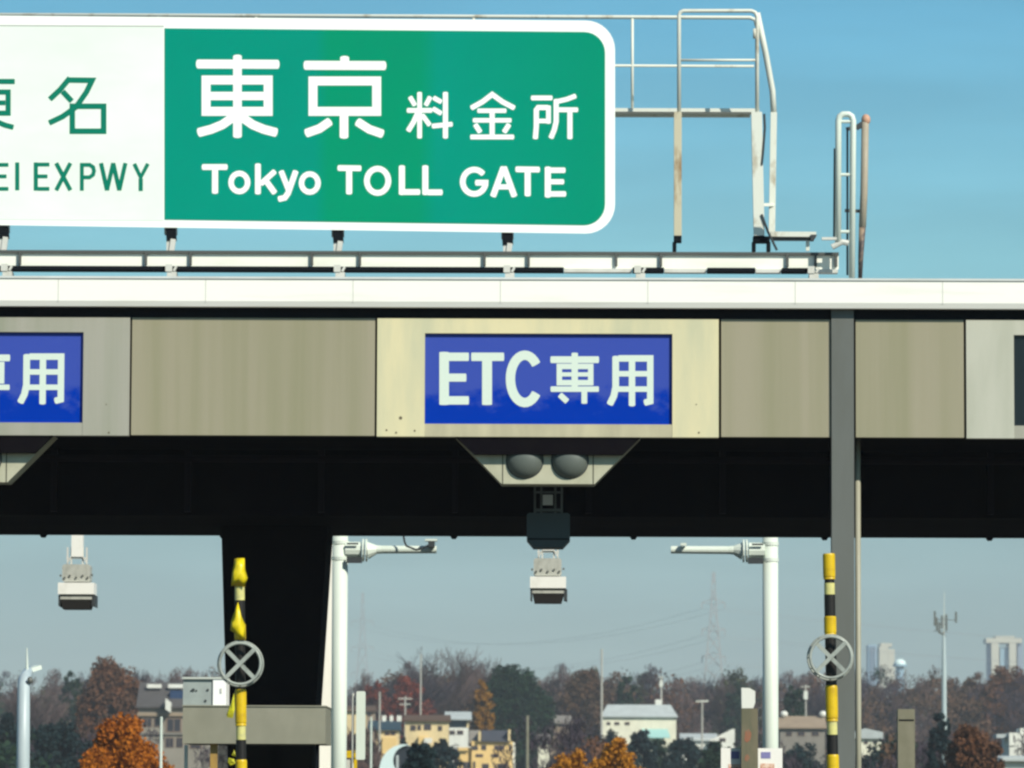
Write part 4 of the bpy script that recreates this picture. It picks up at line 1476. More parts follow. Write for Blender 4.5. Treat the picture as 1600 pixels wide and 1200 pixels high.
tree('autumn_tree', 'fiery orange autumn tree at the lower left edge of the toll plaza', 192, 1110, 150, 196, L_orange, 11, shape='plume', n=650, per=100, size=0.05, trunk_frac=0.05)
tree('autumn_tree', 'amber orange autumn tree at the bottom centre before the white hall', 962, 1146, 165, 150, L_amber, 12, shape='plume', n=300, per=100, size=0.045, trunk_frac=0.1)
tree('autumn_tree', 'lower amber autumn tree with golden leaves, left of the taller amber one', 900, 1151, 168, 140, L_amber, 13, shape='plume', n=300, per=100, size=0.045, trunk_frac=0.1)
tree('autumn_tree', 'brownish orange autumn tree at the right beside the white house', 1516, 1122, 240, 92, L_rust, 14, n=200, per=80, size=0.075, trunk_frac=0.1)
tree('broadleaf_tree', 'tall russet brown leafed tree on the left skyline', 172, 1024, 520, 108, L_rust, 15, n=280, per=60, trunk_frac=0.25, size=0.15)
tree('round_evergreen', 'big round dark green evergreen tree behind the yellow apartment house', 797, 1038, 600, 106, L_ever, 16, n=380, per=80, trunk_frac=0.2, size=0.15)
tree('golden_tree', 'narrow golden yellow tree leaning against the round evergreen', 753, 1054, 555, 34, L_gold, 17, shape='flame', n=120, per=60, size=0.11, trunk_frac=0.2)
tree('red_tree', 'bright red leafed tree below the bare crowns left of centre', 636, 1056, 640, 74, L_red, 18, n=130, per=50, size=0.15, trunk_frac=0.3)
tree('red_tree', 'dull red leafed tree between the light panel and the brighter red tree', 588, 1062, 655, 66, L_red, 19, n=100, per=45, size=0.15, trunk_frac=0.3)
tree('broadleaf_tree', 'brown domed tree right of the round evergreen', 910, 1045, 660, 84, L_brown, 20, n=220, per=55, size=0.15, trunk_frac=0.2)
tree('pine_tree', 'small dark pine on the skyline left of the russet tree', 108, 1043, 640, 44, L_dark, 21, n=130, per=50, size=0.14, trunk_frac=0.1)
tree('pine_tree', 'dark green tree just left of the tall white right pole', 1240, 1066, 560, 46, L_dark, 22, n=160, per=40, size=0.14, trunk_frac=0.15)
tree('pine_tree', 'small dark pine on the skyline above the white hall', 978, 1053, 680, 44, L_dark, 23, n=150, per=50, size=0.16, trunk_frac=0.05)
tree('pine_tree', 'dark evergreen on the skyline near the white boxed post', 1150, 1058, 690, 44, L_dark, 24, n=150, per=50, size=0.16, trunk_frac=0.05)
tree('broadleaf_tree', 'red brown tree in front of the twin city tower', 1572, 1040, 720, 100, L_rust, 25, n=240, per=55, size=0.18, trunk_frac=0.2)
tree('broadleaf_tree', 'olive brown tree left of the twin city tower', 1520, 1052, 740, 60, L_brown, 26, n=170, per=50, size=0.18, trunk_frac=0.2)
tree('shrub', 'dark blue green shrub beside the pale arched shed', 655, 1152, 196, 58, L_blue, 27, cat='shrub', n=150, per=65, size=0.11, trunk_frac=0.03)
tree('shrub', 'dark teal shrub between the yellow apartment house and the shed', 690, 1150, 400, 56, L_blue, 28, cat='shrub', n=150, per=65, size=0.12, trunk_frac=0.03)
tree('shrub', 'dark green round shrub below the white hall awning', 1070, 1152, 420, 90, L_blue, 29, cat='shrub', n=180, per=65, size=0.12, trunk_frac=0.03)
tree('shrub', 'dark green shrub under the left end of the white hall', 1000, 1138, 430, 60, L_blue, 30, cat='shrub', n=150, per=65, size=0.12, trunk_frac=0.03)
tree('shrub', 'dark teal shrub at the foot of the slim telecom mast', 1468, 1108, 300, 46, L_blue, 31, cat='shrub', n=150, per=65, size=0.1, trunk_frac=0.03)
tree('shrub', 'dark shrub in front of the low pale gabled house', 1120, 1158, 380, 70, L_dark, 32, cat='shrub', n=150, per=65, size=0.12, trunk_frac=0.03)
tree('shrub', 'wide dark shrub hiding the lower wall of the white hall at its left', 958, 1136, 460, 56, L_blue, 34, cat='shrub', n=140, per=60, size=0.1, trunk_frac=0.03)
tree('shrub', 'low dark green shrub under the turquoise awning', 1030, 1153, 440, 60, L_dark, 35, cat='shrub', n=120, per=60, size=0.1, trunk_frac=0.03)
tree('shrub', 'dark teal shrub at the foot of the cream house with teal roof', 585, 1158, 420, 40, L_blue, 36, cat='shrub', n=90, per=60, size=0.1, trunk_frac=0.03)
tree('shrub', 'dark navy shrub between the street lamp and the fiery orange tree', 95, 1118, 330, 110, L_blue, 37, cat='shrub', n=200, per=60, size=0.1, trunk_frac=0.03)
tree('shrub', 'dark shrub at the left edge behind the street lamp', 10, 1108, 350, 90, L_blue, 38, cat='shrub', n=180, per=60, size=0.1, trunk_frac=0.03)
tree('shrub', 'dark green shrub between the square concrete post and the grey column', 1370, 1160, 350, 70, L_blue, 39, cat='shrub', n=120, per=60, size=0.1, trunk_frac=0.03)
tree('shrub', 'dark leafy shrub below the tan roofed grey house', 1255, 1160, 400, 90, L_blue, 40, cat='shrub', n=140, per=60, size=0.1, trunk_frac=0.03)
tree('round_evergreen', 'dark pointed evergreen between the cream houses', 632, 1140, 470, 26, L_blue, 33, shape='cone', n=60, per=40, size=0.1, trunk_frac=0.05)

for i, (px, py, Y, wp_, lab) in enumerate((
        (650, 1012, 690, 110, 'wide bare tree rising behind the red tree left of centre'),
        (700, 1006, 700, 100, 'tallest bare tree of the central skyline'),
        (752, 1022, 710, 80, 'bare tree behind the narrow golden tree'),
        (228, 1040, 600, 60, 'bare tree right of the russet tree'),
        (255, 1046, 610, 50, 'thin bare tree above the house with the skylights'),
        (880, 1046, 720, 60, 'bare tree between the evergreen and the brown domed tree'),
        (1115, 1046, 760, 80, 'pale bare tree below the far pylon'),
        (1140, 1062, 700, 90, 'bare tree behind the low pale gabled house'),
        (560, 1044, 720, 40, 'bare tree beside the tall pale pole on the left'),
        (1290, 1058, 720, 70, 'bare tree behind the spoked wheel at the right'),
        (60, 1062, 600, 90, 'bare tree behind the bent street lamp'))):
    bare_tree('bare_tree', lab, px, py, Y, wp_, 100 + i, rmin=0.022 if i not in (6,) else 0.02, levels=4, m=T_twig if i % 3 else T_twig2, kids=5)

# ------------------------------------------------------------------ far woods: two masses nobody could count
def wood(name, label, n, xr, yr, hr, seed, per, size, mats_, weights, wr=(6, 11), skip=()):
    rng = np.random.default_rng(seed)
    V, MI = [], []
    for i in range(n):
        Y = yr[0] + (yr[1] - yr[0]) * rng.random()
        px = xr[0] + (xr[1] - xr[0]) * rng.random()
        if any(a <= px <= b and Y < ymax for a, b, ymax in skip):
            continue
        x = PX(px, Y, 1150)
        z0 = h(x, Y)
        k = rng.choice(len(mats_), p=weights)
        H = hr[0] + (hr[1] - hr[0]) * rng.random()
        wd = wr[0] + (wr[1] - wr[0]) * rng.random()
        cc, rr = crown_clumps(rng, wd, H * 0.85, H * 0.12, 26)
        rr = [r_ * 1.5 for r_ in rr]
        tw = mats_[k] in (T_twig, T_twig2)
        q = leaf_quads(rng, cc, rr, per, size * (2.2 if tw else 1.0), up=0.6 if tw else 0.0, thin=0.12 if tw else 1.0)
        q += np.array([x, Y, z0])
        V.append(q)
        MI.append(np.full(len(q) // 4, k))
    o = quads_object(name, np.concatenate(V), mats_, None, np.concatenate(MI))
    kind(o, 'stuff')
    tag(o, label, 'woods')
    return o
WM = [T_twig, T_twig2, L_brown, L_green, L_rust, L_dark]
wood('hill_wood', 'brown and purple winter wood covering the far ridge', 380, (-420, 2020), (690, 960), (12.5, 17.5), 41, 74, 0.20, WM, [0.40, 0.28, 0.19, 0.05, 0.04, 0.04])
wood('lower_wood', 'dark leafless thicket of shrubs and trees on the lower slope', 340, (-420, 2020), (300, 640), (4, 8), 42, 56, 0.15, WM, [0.24, 0.46, 0.08, 0.06, 0.02, 0.14], (4, 8),
     skip=((690, 830, 560), (570, 740, 535), (930, 1160, 660), (1200, 1300, 505), (1330, 1390, 505), (200, 350, 470), (1520, 1620, 420), (840, 862, 570)))

# ------------------------------------------------------------------ houses
def wallmat(name, c, k=0.82):
    return mat(name, c, 0.8, tuple(v * k for v in c), (0.9, 0.9, 0.5), 0.4, 0.75)
W_yel = wallmat('wall_yellow', (0.74, 0.52, 0.21), 0.9)
W_cream = wallmat('wall_cream', (0.68, 0.54, 0.29))
W_white = wallmat('wall_white', (0.72, 0.72, 0.64))
W_pale = wallmat('wall_pale', (0.74, 0.72, 0.56))
W_grey = wallmat('wall_grey', (0.22, 0.20, 0.17))
W_dim = wallmat('wall_dim', (0.26, 0.235, 0.19))
R_dim = wallmat('roof_dim', (0.075, 0.07, 0.068))
R_night = wallmat('roof_night', (0.022, 0.030, 0.040))
W_tan = wallmat('wall_tan', (0.30, 0.23, 0.16))
R_slate = wallmat('roof_slate', (0.055, 0.06, 0.075))
R_teal = wallmat('roof_teal', (0.02, 0.05, 0.07))
R_brown = wallmat('roof_brown', (0.10, 0.06, 0.035))
R_pale = wallmat('roof_pale', (0.42, 0.46, 0.45))
M_pane = mat('window_pane', (0.03, 0.03, 0.04), 0.15, spec=0.6)
M_wfr = mat('window_frame', (0.20, 0.14, 0.10), 0.6)

def house(label, Y, name='house', cat='house'):
    t = thing(name, label, cat, (0, Y, 0))
    t['Y'] = Y
    return t

def place(t, px):
    Y = t['Y']
    x = PX(px, Y, 1150)
    t.location = (x, Y, h(x, Y) - 0.3)
    WORLD[t.name] = Matrix.Translation(t.location)
    return t.location.z

def block(t, nm, px0, px1, py0, m, dy=0.0, depth=6.0, py1=None):
    Y = t['Y'] + dy
    mb = MB()
    z1 = PZ(py0, Y, (px0 + px1) / 2)
    z0 = t.location.z if py1 is None else PZ(py1, Y, (px0 + px1) / 2)
    mb.box(PX(px0, Y, 1150), PX(px1, Y, 1150), Y, Y + depth, z0, z1)
    return mb.build(nm, m, t)

def gable(t, nm, px0, px1, py_eave, py_ridge, m, dy=-0.4, depth=6.8, hip=0.0):
    """ridge along X: front slope visible"""
    Y = t['Y'] + dy
    x0, x1 = PX(px0, Y, 1150), PX(px1, Y, 1150)
    pm = (px0 + px1) / 2
    z0 = PZ(py_eave, Y, pm)
    z1 = PZ(py_ridge, Y + depth / 2, pm)
    mb = MB()
    vs_ = [(x0, Y, z0), (x1, Y, z0), (x1, Y + depth, z0), (x0, Y + depth, z0), (x0 + hip, Y + depth / 2, z1), (x1 - hip, Y + depth / 2, z1), (x0, Y, z0 - 0.15), (x1, Y, z0 - 0.15), (x1, Y + depth, z0 - 0.15), (x0, Y + depth, z0 - 0.15)]
    mb.add(vs_, [(0, 1, 5, 4), (2, 3, 4, 5), (1, 2, 5), (3, 0, 4), (6, 7, 1, 0), (7, 8, 2, 1), (8, 9, 3, 2), (9, 6, 0, 3), (9, 8, 7, 6)])
    return mb.build(nm, m, t)

def win(t, px0, px1, py0, py1, dy=0.0, m=None):
    Y = t['Y'] + dy
    mb = MB()
    mb.rect(px0, px1, py0, py1, Y - 0.05, Y + 0.05)
    f_ = mb.build('window', M_wfr, t)
    mb = MB()
    e = (px1 - px0) * 0.1
    mid = (px0 + px1) / 2
    mb.rect(px0 + e, mid - e * 0.3, py0 + e, py1 - e * 0.6, Y - 0.065, Y - 0.05)
    mb.rect(mid + e * 0.3, px1 - e, py0 + e, py1 - e * 0.6, Y - 0.065, Y - 0.05)
    mb.build('pane', m or M_pane, f_)

t = house('yellow three storey apartment house with dark roof near the bottom centre', 540)
place(t, 760)
block(t, 'wall', 737, 801, 1158, W_yel)
block(t, 'wall', 716, 736.5, 1168, W_yel, dy=0.5, depth=5)
block(t, 'sunlit_side_wall', 801.2, 804.5, 1160, W_white, dy=0.2)  # sunlit side of the yellow house, its light painted as white
gable(t, 'roof', 752, 798, 1157, 1141, R_slate)
gable(t, 'roof', 733, 750, 1160, 1141, W_grey, dy=0.2, depth=5)
block(t, 'parapet', 794, 797.5, 1140, W_cream, dy=-0.6, depth=3, py1=1158)
block(t, 'parapet', 747.5, 751, 1143, W_cream, dy=-0.6, depth=3, py1=1158)
block(t, 'ledge', 713, 736, 1166, W_white, dy=-0.3, depth=0.29, py1=1168)
for a in ((737, 747, 1165, 1172), (752, 760, 1164, 1172), (772, 788, 1164.5, 1172), (795, 799, 1163, 1173), (743, 755, 1178, 1183), (767, 780, 1178, 1183), (739, 743, 1190, 1201), (753, 764, 1193, 1204), (777, 793, 1193, 1204)):
    win(t, *a)
win(t, 723, 735, 1190, 1202, dy=0.5)

t = house('cream house with teal roof left of the pointed evergreen', 510)
place(t, 600)
block(t, 'wall', 588, 622, 1138, W_cream)
block(t, 'porch_wall', 597, 619, 1152, W_yel, dy=-1.2, depth=1.19)
gable(t, 'roof', 574, 625, 1139, 1126, R_teal)
for a, b in ((597, 603), (609, 614), (620, 627)):
    block(t, 'roof_tank', a, b, 1118, W_white, dy=2.6, depth=0.8, py1=1127)
win(t, 601, 609, 1143, 1149)
win(t, 610, 618, 1143, 1149)

t = house('long cream house with brown roof edge behind the pointed evergreen', 530)
place(t, 665)
block(t, 'wall', 633, 700, 1125, W_cream)
gable(t, 'roof', 630, 703, 1125, 1117, R_brown)
block(t, 'bay', 654, 668, 1150, W_yel, dy=-1, depth=0.99)
block(t, 'canopy', 663, 675, 1153, W_white, dy=-1.6, depth=1.0, py1=1161)
for a in ((641, 650, 1133, 1142), (662, 674, 1131, 1141), (684, 691, 1134, 1142), (652, 658, 1133, 1141)):
    win(t, *a)

t = house('white house with pale roof and dark glazed upper floor above the yellow apartments', 580)
place(t, 712)
block(t, 'wall', 697, 731, 1137, W_white)
block(t, 'upper_floor', 700, 729, 1122, R_teal, dy=0.6, depth=4, py1=1137)
gable(t, 'roof', 694, 736, 1123, 1112, R_pale)
block(t, 'end_wall', 729, 732, 1126, W_cream, dy=0.2, depth=4, py1=1137)
win(t, 702, 711, 1141, 1148)
win(t, 714, 724, 1141, 1148)

t = house('small tan and cream house half hidden behind the light panel', 600)
place(t, 565)
block(t, 'wall', 541, 572, 1109, W_cream)
block(t, 'wing', 572.3, 584, 1110, W_tan)
gable(t, 'roof', 539, 586, 1110, 1103, R_brown)
win(t, 574, 580, 1114, 1119)

t = house('long white hall with pale blue roof and turquoise awning', 650, 'hall', 'hall')
place(t, 1000)
block(t, 'wall', 942, 1056.5, 1118, W_pale)
gable(t, 'roof', 939, 1059, 1119, 1101, R_pale, hip=0.9)
block(t, 'chimney', 1024, 1034.5, 1093, W_white, dy=4, depth=1.2, py1=1106)
aw = MB()
Ya = 650 - 0.01
aw.add([(PX(1003, Ya, 1140), Ya, PZ(1139, Ya, 1020)), (PX(1043, Ya, 1140), Ya, PZ(1139, Ya, 1020)), (PX(1047, Ya, 1140), Ya - 1.6, PZ(1152, Ya, 1020)), (PX(1000, Ya, 1140), Ya - 1.6, PZ(1152, Ya, 1020)),
        (PX(1003, Ya, 1140), Ya, PZ(1140.5, Ya, 1020)), (PX(1043, Ya, 1140), Ya, PZ(1140.5, Ya, 1020)), (PX(1047, Ya, 1140), Ya - 1.6, PZ(1153.5, Ya, 1020)), (PX(1000, Ya, 1140), Ya - 1.6, PZ(1153.5, Ya, 1020))],
       [(0, 3, 2, 1), (4, 5, 6, 7), (3, 7, 6, 2), (0, 4, 7, 3), (1, 2, 6, 5)])
aw.build('awning', mat('awning_turquoise', (0.30, 0.52, 0.48), 0.6), t)
for a in ((948, 954, 1128, 1133), (960, 968, 1128, 1133), (976, 984, 1128, 1133)):
    win(t, *a)

t = house('low pale house with white gable left of the white boxed post', 600)
place(t, 1105)
block(t, 'wall', 1066, 1118, 1154, W_white)
gable(t, 'roof', 1063, 1122, 1156, 1146, R_pale)
mb = MB()
Yg = 599.0
mb.prism([(PX(1108, Yg, 1150), PZ(1163, Yg, 1125) - 2), (PX(1148, Yg, 1150), PZ(1163, Yg, 1125) - 2), (PX(1148, Yg, 1150), PZ(1139, Yg, 1125)), (PX(1144, Yg, 1150), PZ(1139, Yg, 1125)), (PX(1108, Yg, 1150), PZ(1157, Yg, 1125))], Yg, Yg + 0.9)
mb.build('gable_wall', W_white, t)
win(t, 1124, 1134, 1153, 1159, dy=-1.0)

t = house('tan roofed grey house with two round white tanks behind the tall right pole', 500)
place(t, 1252)
block(t, 'wall', 1219, 1289, 1134, W_grey)
gable(t, 'roof', 1214, 1292, 1136, 1119, W_tan)
for a in (1225, 1286):
    mb = MB()
    p = P(a, 1116, 502.5)
    mb.ball(p, 0.42, 0.42, 0.36, 12, 8)
    mb.tube([p - Vector((0, 0, 0.3)), p - Vector((0, 0, 0.9))], 0.12, 6)
    mb.build('roof_tank', W_white, t, smooth=True)
for a in ((1228, 1238, 1142, 1150), (1246, 1258, 1142, 1150), (1268, 1280, 1142, 1150)):
    win(t, *a)

t = house('pale gabled house just right of the thin beige drain pipe', 500)
place(t, 1358)
block(t, 'wall', 1338, 1377, 1152, W_pale)
mb = MB()
mb.prism([(PX(1334, 499.6, 1150), PZ(1154, 499.6, 1358)), (PX(1380, 499.6, 1150), PZ(1154, 499.6, 1358)), (PX(1380, 499.6, 1150), PZ(1144, 499.6, 1358)), (PX(1352, 499.6, 1150), PZ(1138, 499.6, 1358)), (PX(1334, 499.6, 1150), PZ(1144, 499.6, 1358))], 499.6, 505)
mb.build('roof', R_pale, t)
win(t, 1350, 1356, 1157, 1163)
win(t, 1364, 1371, 1157, 1163)

t = house('white flat roofed house at the right edge above the amber tree', 380)
place(t, 1600)
block(t, 'wall', 1577, 1660, 1145, W_white)
block(t, 'stair_tower', 1594, 1640, 1138, W_white, dy=1, depth=3)
block(t, 'porch_roof', 1557, 1576, 1147, R_pale, dy=1, depth=3, py1=1153)
win(t, 1604, 1614, 1152, 1160)
t = house('white shed with dark front at the bottom right corner', 260, 'shed', 'shed')
place(t, 1580)
block(t, 'wall', 1568, 1660, 1184, W_white)
gable(t, 'roof', 1564, 1664, 1185, 1181, R_pale)
block(t, 'open_bay', 1530, 1567, 1190, R_slate, dy=0.4, depth=5)
block(t, 'bay_roof', 1527, 1567.5, 1187, R_pale, dy=0.1, depth=5.5, py1=1190)

t = house('dark roofed building with two bright skylights left of the air conditioner', 450, 'building', 'building')
place(t, 280)
block(t, 'wall', 216, 352, 1103, W_dim)
gable(t, 'roof', 212, 356, 1104, 1066, R_dim, depth=8)
for a, b in ((229, 251), (262, 285)):
    block(t, 'skylight', a, b, 1069, W_white, dy=1.9, depth=0.5, py1=1075)
block(t, 'cornice', 214, 354, 1114, W_tan, dy=-0.25, depth=0.24, py1=1119)
block(t, 'blue_shutter', 265, 285, 1079, mat('shutter_blue', (0.015, 0.04, 0.10), 0.5), dy=0.9, depth=1.0, py1=1092)
for a in ((222, 238, 1121, 1136), (240, 256, 1121, 1136), (259, 284, 1121, 1144)):
    win(t, *a)
block(t, 'sill_band', 216, 352, 1145, W_grey, dy=-0.2, depth=0.19, py1=1148)
for a in ((258, 272, 1152, 1168), (275, 286, 1152, 1168), (296, 316, 1162, 1170)):
    win(t, *a)
mb = MB()
p = P(259, 1100, 449)
mb.prism([(p.x, p.z - 0.5), (p.x + 0.45, p.z - 0.8), (p.x + 0.5, p.z + 0.1), (p.x, p.z + 0.5)], 448.6, 449.9)
mb.build('vent_box', W_white, t)

t = house('narrow cream house between the pole and the amber trees', 560)
place(t, 850)
block(t, 'wall', 841, 858, 1156, W_pale)
gable(t, 'roof', 838, 861, 1157, 1147, W_grey)
win(t, 845, 854, 1163, 1170)
t = house('brown roofed house among the trees above the narrow cream house', 620)
place(t, 868)
block(t, 'wall', 850, 890, 1128, W_tan)
gable(t, 'roof', 846, 894, 1129, 1118, W_grey)
win(t, 856, 868, 1131, 1136)
win(t, 872, 884, 1131, 1136)

# arched shed by the road
sh = thing('arched_shed', 'pale blue arched shed end with slate side near the bottom left of centre', 'shed', (PX(625, 210), 210, h(PX(625, 210), 210)))
mb = MB()
xc, zc, r1 = PX(632, 210, 1190), PZ(1204, 210, 625), 39 * 210 / F
def arch_poly(r, k=1.05):
    pts = [(xc + r * math.cos(R(a)), zc + r * k * math.sin(R(a))) for a in range(0, 181, 12)]
    return [(xc + r, sh.location.z)] + pts + [(xc - r, sh.location.z)]
mb.prism(arch_poly(r1 - 0.05), 210.05, 217)
mb.build('wall', R_night, sh)
mb = MB()
outer = [(xc + r1 * math.cos(R(b)), zc + r1 * 1.05 * math.sin(R(b))) for b in range(84, 181, 8)]
inner = [(xc + (r1 - 0.04 - 0.72 * k / 12) * math.cos(R(84 + 8 * k)), zc + (r1 - 0.04 - 0.5 * k / 12) * 1.05 * math.sin(R(84 + 8 * k))) for k in range(12, -1, -1)]
mb.prism(outer + inner, 209.9, 217.1)
mb.build('arch_rim', mat('arch_blue', (0.60, 0.72, 0.70), 0.5), sh)
mb = MB()
mb.box(PX(622, 210), PX(626, 210), 209.85, 209.9, sh.location.z, PZ(1180, 210, 624))
mb.build('door_post', R_pale, sh)

# ------------------------------------------------------------------ distant city
HZ = lambda px, Y: h(PX(px, Y), Y)
def tower(label, Y, parts, m, name='city_tower'):
    px = sum(p[0] + p[1] for p in parts) / (2 * len(parts))
    t = thing(name, label, 'tower', (PX(px, Y), Y, HZ(px, Y)))
    for i, p in enumerate(parts):
        a, b, c_ = p[:3]
        mb = MB()
        z0 = HZ(px, Y) if len(p) < 4 else PZ(p[3], Y, px)
        mb.box(PX(a, Y, 1020), PX(b, Y, 1020), Y, Y + 18, z0, PZ(c_, Y, px))
        mb.build(('tower_block', 'tower_block', 'top_bridge', 'crown')[i], m, t)
    return t
W_city = mat('hazy_city_cream', (0.52, 0.50, 0.40), 0.7)  # cream and blue paled towards the sky, haze put into the colour
W_cityb = mat('hazy_city_blue', (0.26, 0.39, 0.48), 0.6)
W_cityd = mat('city_dark', (0.22, 0.27, 0.34), 0.6)
t = tower('cream twin tower joined by a bridge on top at the right skyline', 2500, [(1549, 1561, 1004), (1577, 1588, 1004), (1541, 1597, 997, 1004.5), (1556, 1586, 993.5, 997)], W_city)
mb = MB()
for a, b in ((1543, 1548.6), (1588.4, 1596)):
    mb.box(PX(a, 2502), PX(b, 2502), 2502, 2516, HZ(1570, 2500), PZ(1005, 2502, 1570))
mb.each('side_block', W_cityd, t)
mb = MB()
mb.box(PX(1561.2, 2503), PX(1576.8, 2503), 2503, 2516, HZ(1570, 2500), PZ(1012, 2503, 1570))
mb.build('glazed_infill', W_cityb, t)
t = tower('blue slab tower on the skyline right of the drain pipe', 2600, [(1357, 1370, 1007)], W_cityb)
mb = MB()
mb.box(PX(1360, 2599.5), PX(1362, 2599.5), 2599.0, 2599.9, HZ(1364, 2600), PZ(1009, 2600, 1364))
mb.box(PX(1365, 2599.5), PX(1367, 2599.5), 2599.0, 2599.9, HZ(1364, 2600), PZ(1009, 2600, 1364))
mb.each('window_strip', W_cityd, t)
tower('pale cream tower with stepped top beside the blue slab tower', 2400, [(1374, 1388, 1010), (1388.2, 1398, 1014), (1376, 1394, 1005, 1010)], W_city)
t = thing('dome', 'small turquoise white dome on the skyline beside the pale tower', 'dome', (PX(1406, 1500), 1500, HZ(1406, 1500)))
mb = MB()
p = P(1406, 1037, 1500)
mb.ball(p, 1.9, 1.9, 1.5, 16, 10)
mb.build('dome_shell', mat('dome_white', (0.70, 0.84, 0.80), 0.5), t, smooth=True)
mb = MB()
mb.tube([(p.x, 1500, HZ(1406, 1500)), (p.x, 1500, p.z - 0.6)], 1.2, 12)
mb.tube([(p.x, 1500, p.z - 0.9), (p.x, 1500, p.z - 0.3)], 2.3, 14)
mb.build('drum', W_cityb, t)

# ------------------------------------------------------------------ masts, poles, pylons, wires
tm = thing('telecom_mast', 'slim pale telecom mast with antenna clusters at the right', 'mast', (PX(1476, 300), 300, HZ(1476, 300)))
x_, zt_ = PX(1475, 300, 1050), PZ(992, 300, 1475)
mb = MB()
mb.tube([(x_, 300, HZ(1476, 300) - 0.2), (x_, 300, PZ(1050, 300, 1475)), (x_, 300, zt_)], [0.19, 0.15, 0.09], 10)
mb.build('mast', mat('mast_pale', (0.42, 0.50, 0.50), 0.5), tm)
mb = MB()
mb.tube([(x_, 300, zt_), (x_ + 0.05, 300, PZ(925, 300, 1475))], [0.035, 0.015], 5)
mb.build('whip', M_rail, tm)
mb = MB()
mb.ring((x_ - 0.05, 300, PZ(990, 300, 1475)), 0.02, 0.05, 8, 5)
for dx, y0, y1 in ((-14, 955, 978), (-11, 965, 985), (-3, 962, 982), (4, 960, 985), (19, 956, 973), (-7, 972, 990)):
    xx = x_ + dx * 300 / F
    mb.box(xx - 0.06, xx + 0.06, 299.9, 300.05, PZ(y1, 300, 1475), PZ(y0, 300, 1475))
mb.each('panel_antenna', M_column, tm)
mb = MB()
for y_ in (986, 975, 968):
    mb.bar((x_ - 16 * 300 / F, 300, PZ(y_, 300, 1475)), (x_ + (20 if y_ == 968 else 6) * 300 / F, 300, PZ(y_ + 1, 300, 1475)), 0.04)
mb.bar((x_ - 0.3, 300, PZ(988, 300, 1475)), (x_ + 0.12, 300, PZ(994, 300, 1475)), 0.10)
mb.each('arm', M_column, tm)

def pole(label, px, py, Y, r, m, top=None, name='utility_pole'):
    x = PX(px, Y, 1130)
    t = thing(name, label, 'pole', (x, Y, h(x, Y)), 0, 'poles among the far houses')
    z = PZ(py, Y, px)
    mb = MB()
    mb.tube([(x, Y, h(x, Y) - 0.2), (x, Y, z)], [r * 1.15, r * 0.8], 8)
    mb.build('shaft', m, t)
    mb = MB()
    if top == 'cross':
        mb.bar((x - 0.9, Y, z - 0.3), (x + 0.9, Y, z - 0.3), 0.10)
        mb.bar((x - 0.7, Y, z - 1.0), (x + 0.7, Y, z - 1.0), 0.10)
    elif top == 'lamp':
        mb.bar((x - 0.75, Y, z), (x + 0.75, Y, z + 0.05), 0.3, 0.16)
    elif top == 'box':
        mb.box(x - 0.22, x + 0.22, Y - 0.2, Y + 0.2, z - 1.6, z - 0.7)
        mb.bar((x - 0.5, Y, z - 0.2), (x + 0.5, Y, z - 0.2), 0.08)
    if top:
        mb.build('pole_head', M_rail, t)
    return t
M_upole = mat('utility_grey', (0.40, 0.39, 0.34), 0.7)
pole('tall thin pole rising above the left end of the white hall', 940, 1014, 640, 0.16, M_upole)
pole('thin pole with a small head behind the white hall chimney', 1033, 1056, 665, 0.17, M_upole, 'box')
pole('thin pale pole standing before the bare trees left of centre', 657, 1022, 560, 0.11, M_upole)
pole('pale concrete pole right of the yellow apartment house', 824, 1118, 300, 0.11, M_conc)
pole('pole with a flat double lamp above the low pale house', 1097, 1096, 560, 0.12, M_upole, 'lamp')
pole('slim pole before the red trees beside the light panel', 593, 1081, 480, 0.11, M_upole)
pole('slim white pole passing in front of the cream house with teal roof', 580, 1120, 260, 0.06, M_pole)
pole('slim white pole in front of the building with the skylights', 252, 1120, 140, 0.045, M_pole)
pole('short pale pole at the right side of the fiery orange tree', 211, 1119, 200, 0.05, M_conc)
pole('utility pole with a transformer box right of the tall right pole', 1259, 1070, 520, 0.11, M_upole, 'box')
pole('grey pole before the round evergreen behind the long cream house', 633, 1088, 600, 0.12, M_upole, 'cross')

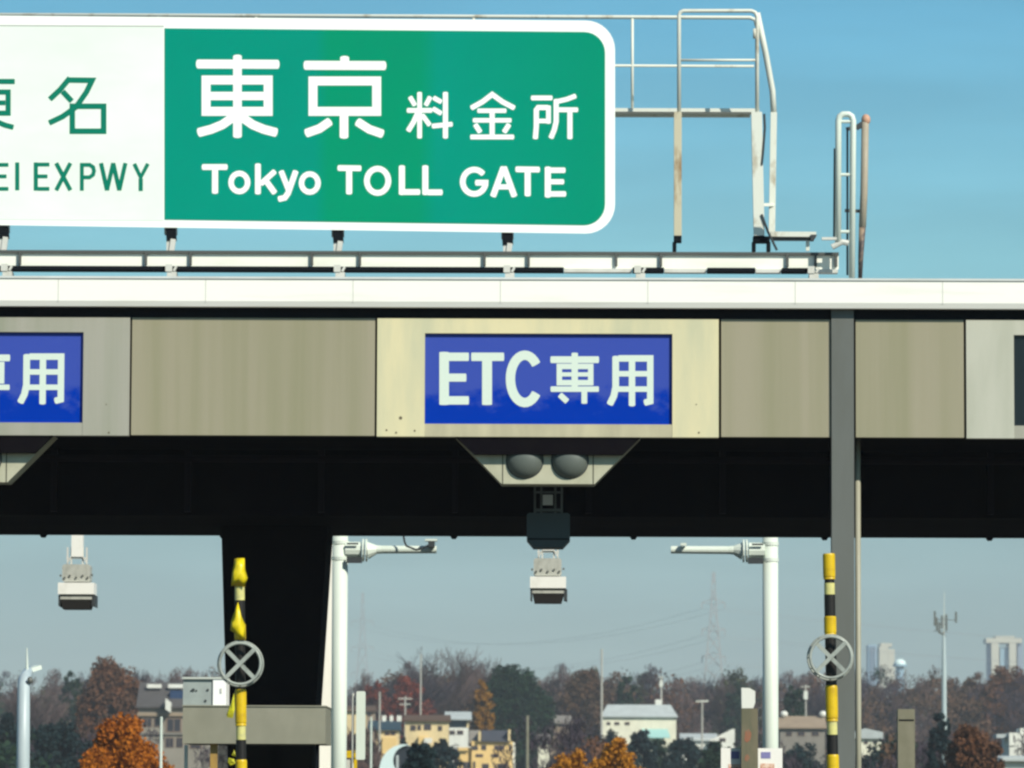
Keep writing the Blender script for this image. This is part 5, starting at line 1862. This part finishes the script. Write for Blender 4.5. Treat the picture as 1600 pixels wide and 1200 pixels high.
M_pyl = mat('pylon_steel', (0.30, 0.31, 0.31), 0.6)
def pylon(label, px, py, Y, wpx, r):
    x = PX(px, Y, 1050)
    z0, z1 = h(x, Y), PZ(py, Y, px)
    H = z1 - z0
    t = thing('pylon', label, 'pylon', (x, Y, z0), 0, 'faint pylons beyond the ridge')
    w0, w1 = 5.0, 0.8
    wz = lambda k: w0 + (w1 - w0) * min(1, k / 0.8) if k < 0.8 else w1 * (1 - (k - 0.8) * 3)
    mb = MB()
    ks = [i / 12 for i in range(13)]
    for a, b in ((-1, -1), (1, -1), (1, 1), (-1, 1)):
        for i in range(12):
            mb.bar((x + a * wz(ks[i]), Y + b * wz(ks[i]), z0 + H * ks[i]), (x + a * wz(ks[i + 1]), Y + b * wz(ks[i + 1]), z0 + H * ks[i + 1]), r * 1.4)
    mb.build('leg', M_pyl, t)
    mb = MB()
    for i in range(12):
        a, b = wz(ks[i]), wz(ks[i + 1])
        za, zb_ = z0 + H * ks[i], z0 + H * ks[i + 1]
        for s in (-1, 1):
            mb.bar((x - a, Y + s * a, za), (x + b, Y + s * b, zb_), r)
            mb.bar((x + a, Y + s * a, za), (x - b, Y + s * b, zb_), r)
    mb.build('bracing', M_pyl, t)
    W = wpx * Y / F / 2
    for k in (0.56, 0.70, 0.84):
        zz = z0 + H * k
        mb = MB()
        for s in (-1, 1):
            mb.bar((x, Y, zz + 1.2), (x + s * W, Y, zz), r * 1.2)
            mb.bar((x, Y, zz - 0.6), (x + s * W, Y, zz), r * 1.2)
            mb.bar((x + s * W, Y, zz), (x + s * W, Y, zz - 1.8), r * 1.6)
        mb.build('cross_arm', M_pyl, t)
    return t, x, z0, H, W
pa = pylon('faint lattice pylon on the skyline right of centre', 1115, 893, 1400, 36, 0.18)
pb = pylon('fainter lattice pylon beside the tall pale pole on the left', 566, 925, 1900, 34, 0.13)
for k in (0.56, 0.70, 0.84):
    for s in (-1, 1):
        a = Vector((pa[1] + s * pa[4], 1400, pa[2] + pa[3] * k - 1.8))
        b = Vector((pb[1] + s * pb[4], 1900, pb[2] + pb[3] * k - 1.8))
        e = Vector((PX(2300, 2000), 2000, a.z + 12))
        mb = MB()
        pts = [a + (b - a) * (i / 14) - Vector((0, 0, 9 * 4 * (i / 14) * (1 - i / 14))) for i in range(15)]
        pts2 = [a + (e - a) * (i / 10) - Vector((0, 0, 6 * 4 * (i / 10) * (1 - i / 10))) for i in range(1, 11)]
        mb.tube(list(reversed(pts)) + pts2, 0.032, 4)
        tag(mb.build('power_line', M_pyl), 'thin power line strung between the faint pylons', 'cable', 'power lines between the pylons')

# ------------------------------------------------------------------ haze
hz = MB()
hz.box(-1500, 1500, -140, 4100, -1.6, 135)
ho = hz.build('haze', mat('haze_empty', (1, 1, 1)), base=(0, 0, 0))
kind(ho, 'stuff')
hm = bpy.data.materials.new('haze_air')
hm.use_nodes = True
ht = hm.node_tree
ht.nodes.remove(ht.nodes['Principled BSDF'])
pv = ht.nodes.new('ShaderNodeVolumePrincipled')
pv.inputs['Color'].default_value = (0.80, 0.88, 0.95, 1)
pv.inputs['Density'].default_value = 0.0002
pv.inputs['Anisotropy'].default_value = 0.0
ht.links.new(pv.outputs[0], ht.nodes['Material Output'].inputs['Volume'])
ho.data.materials.clear()
ho.data.materials.append(hm)
for o in C.objects:
    if 'Y' in o.keys():
        del o['Y']
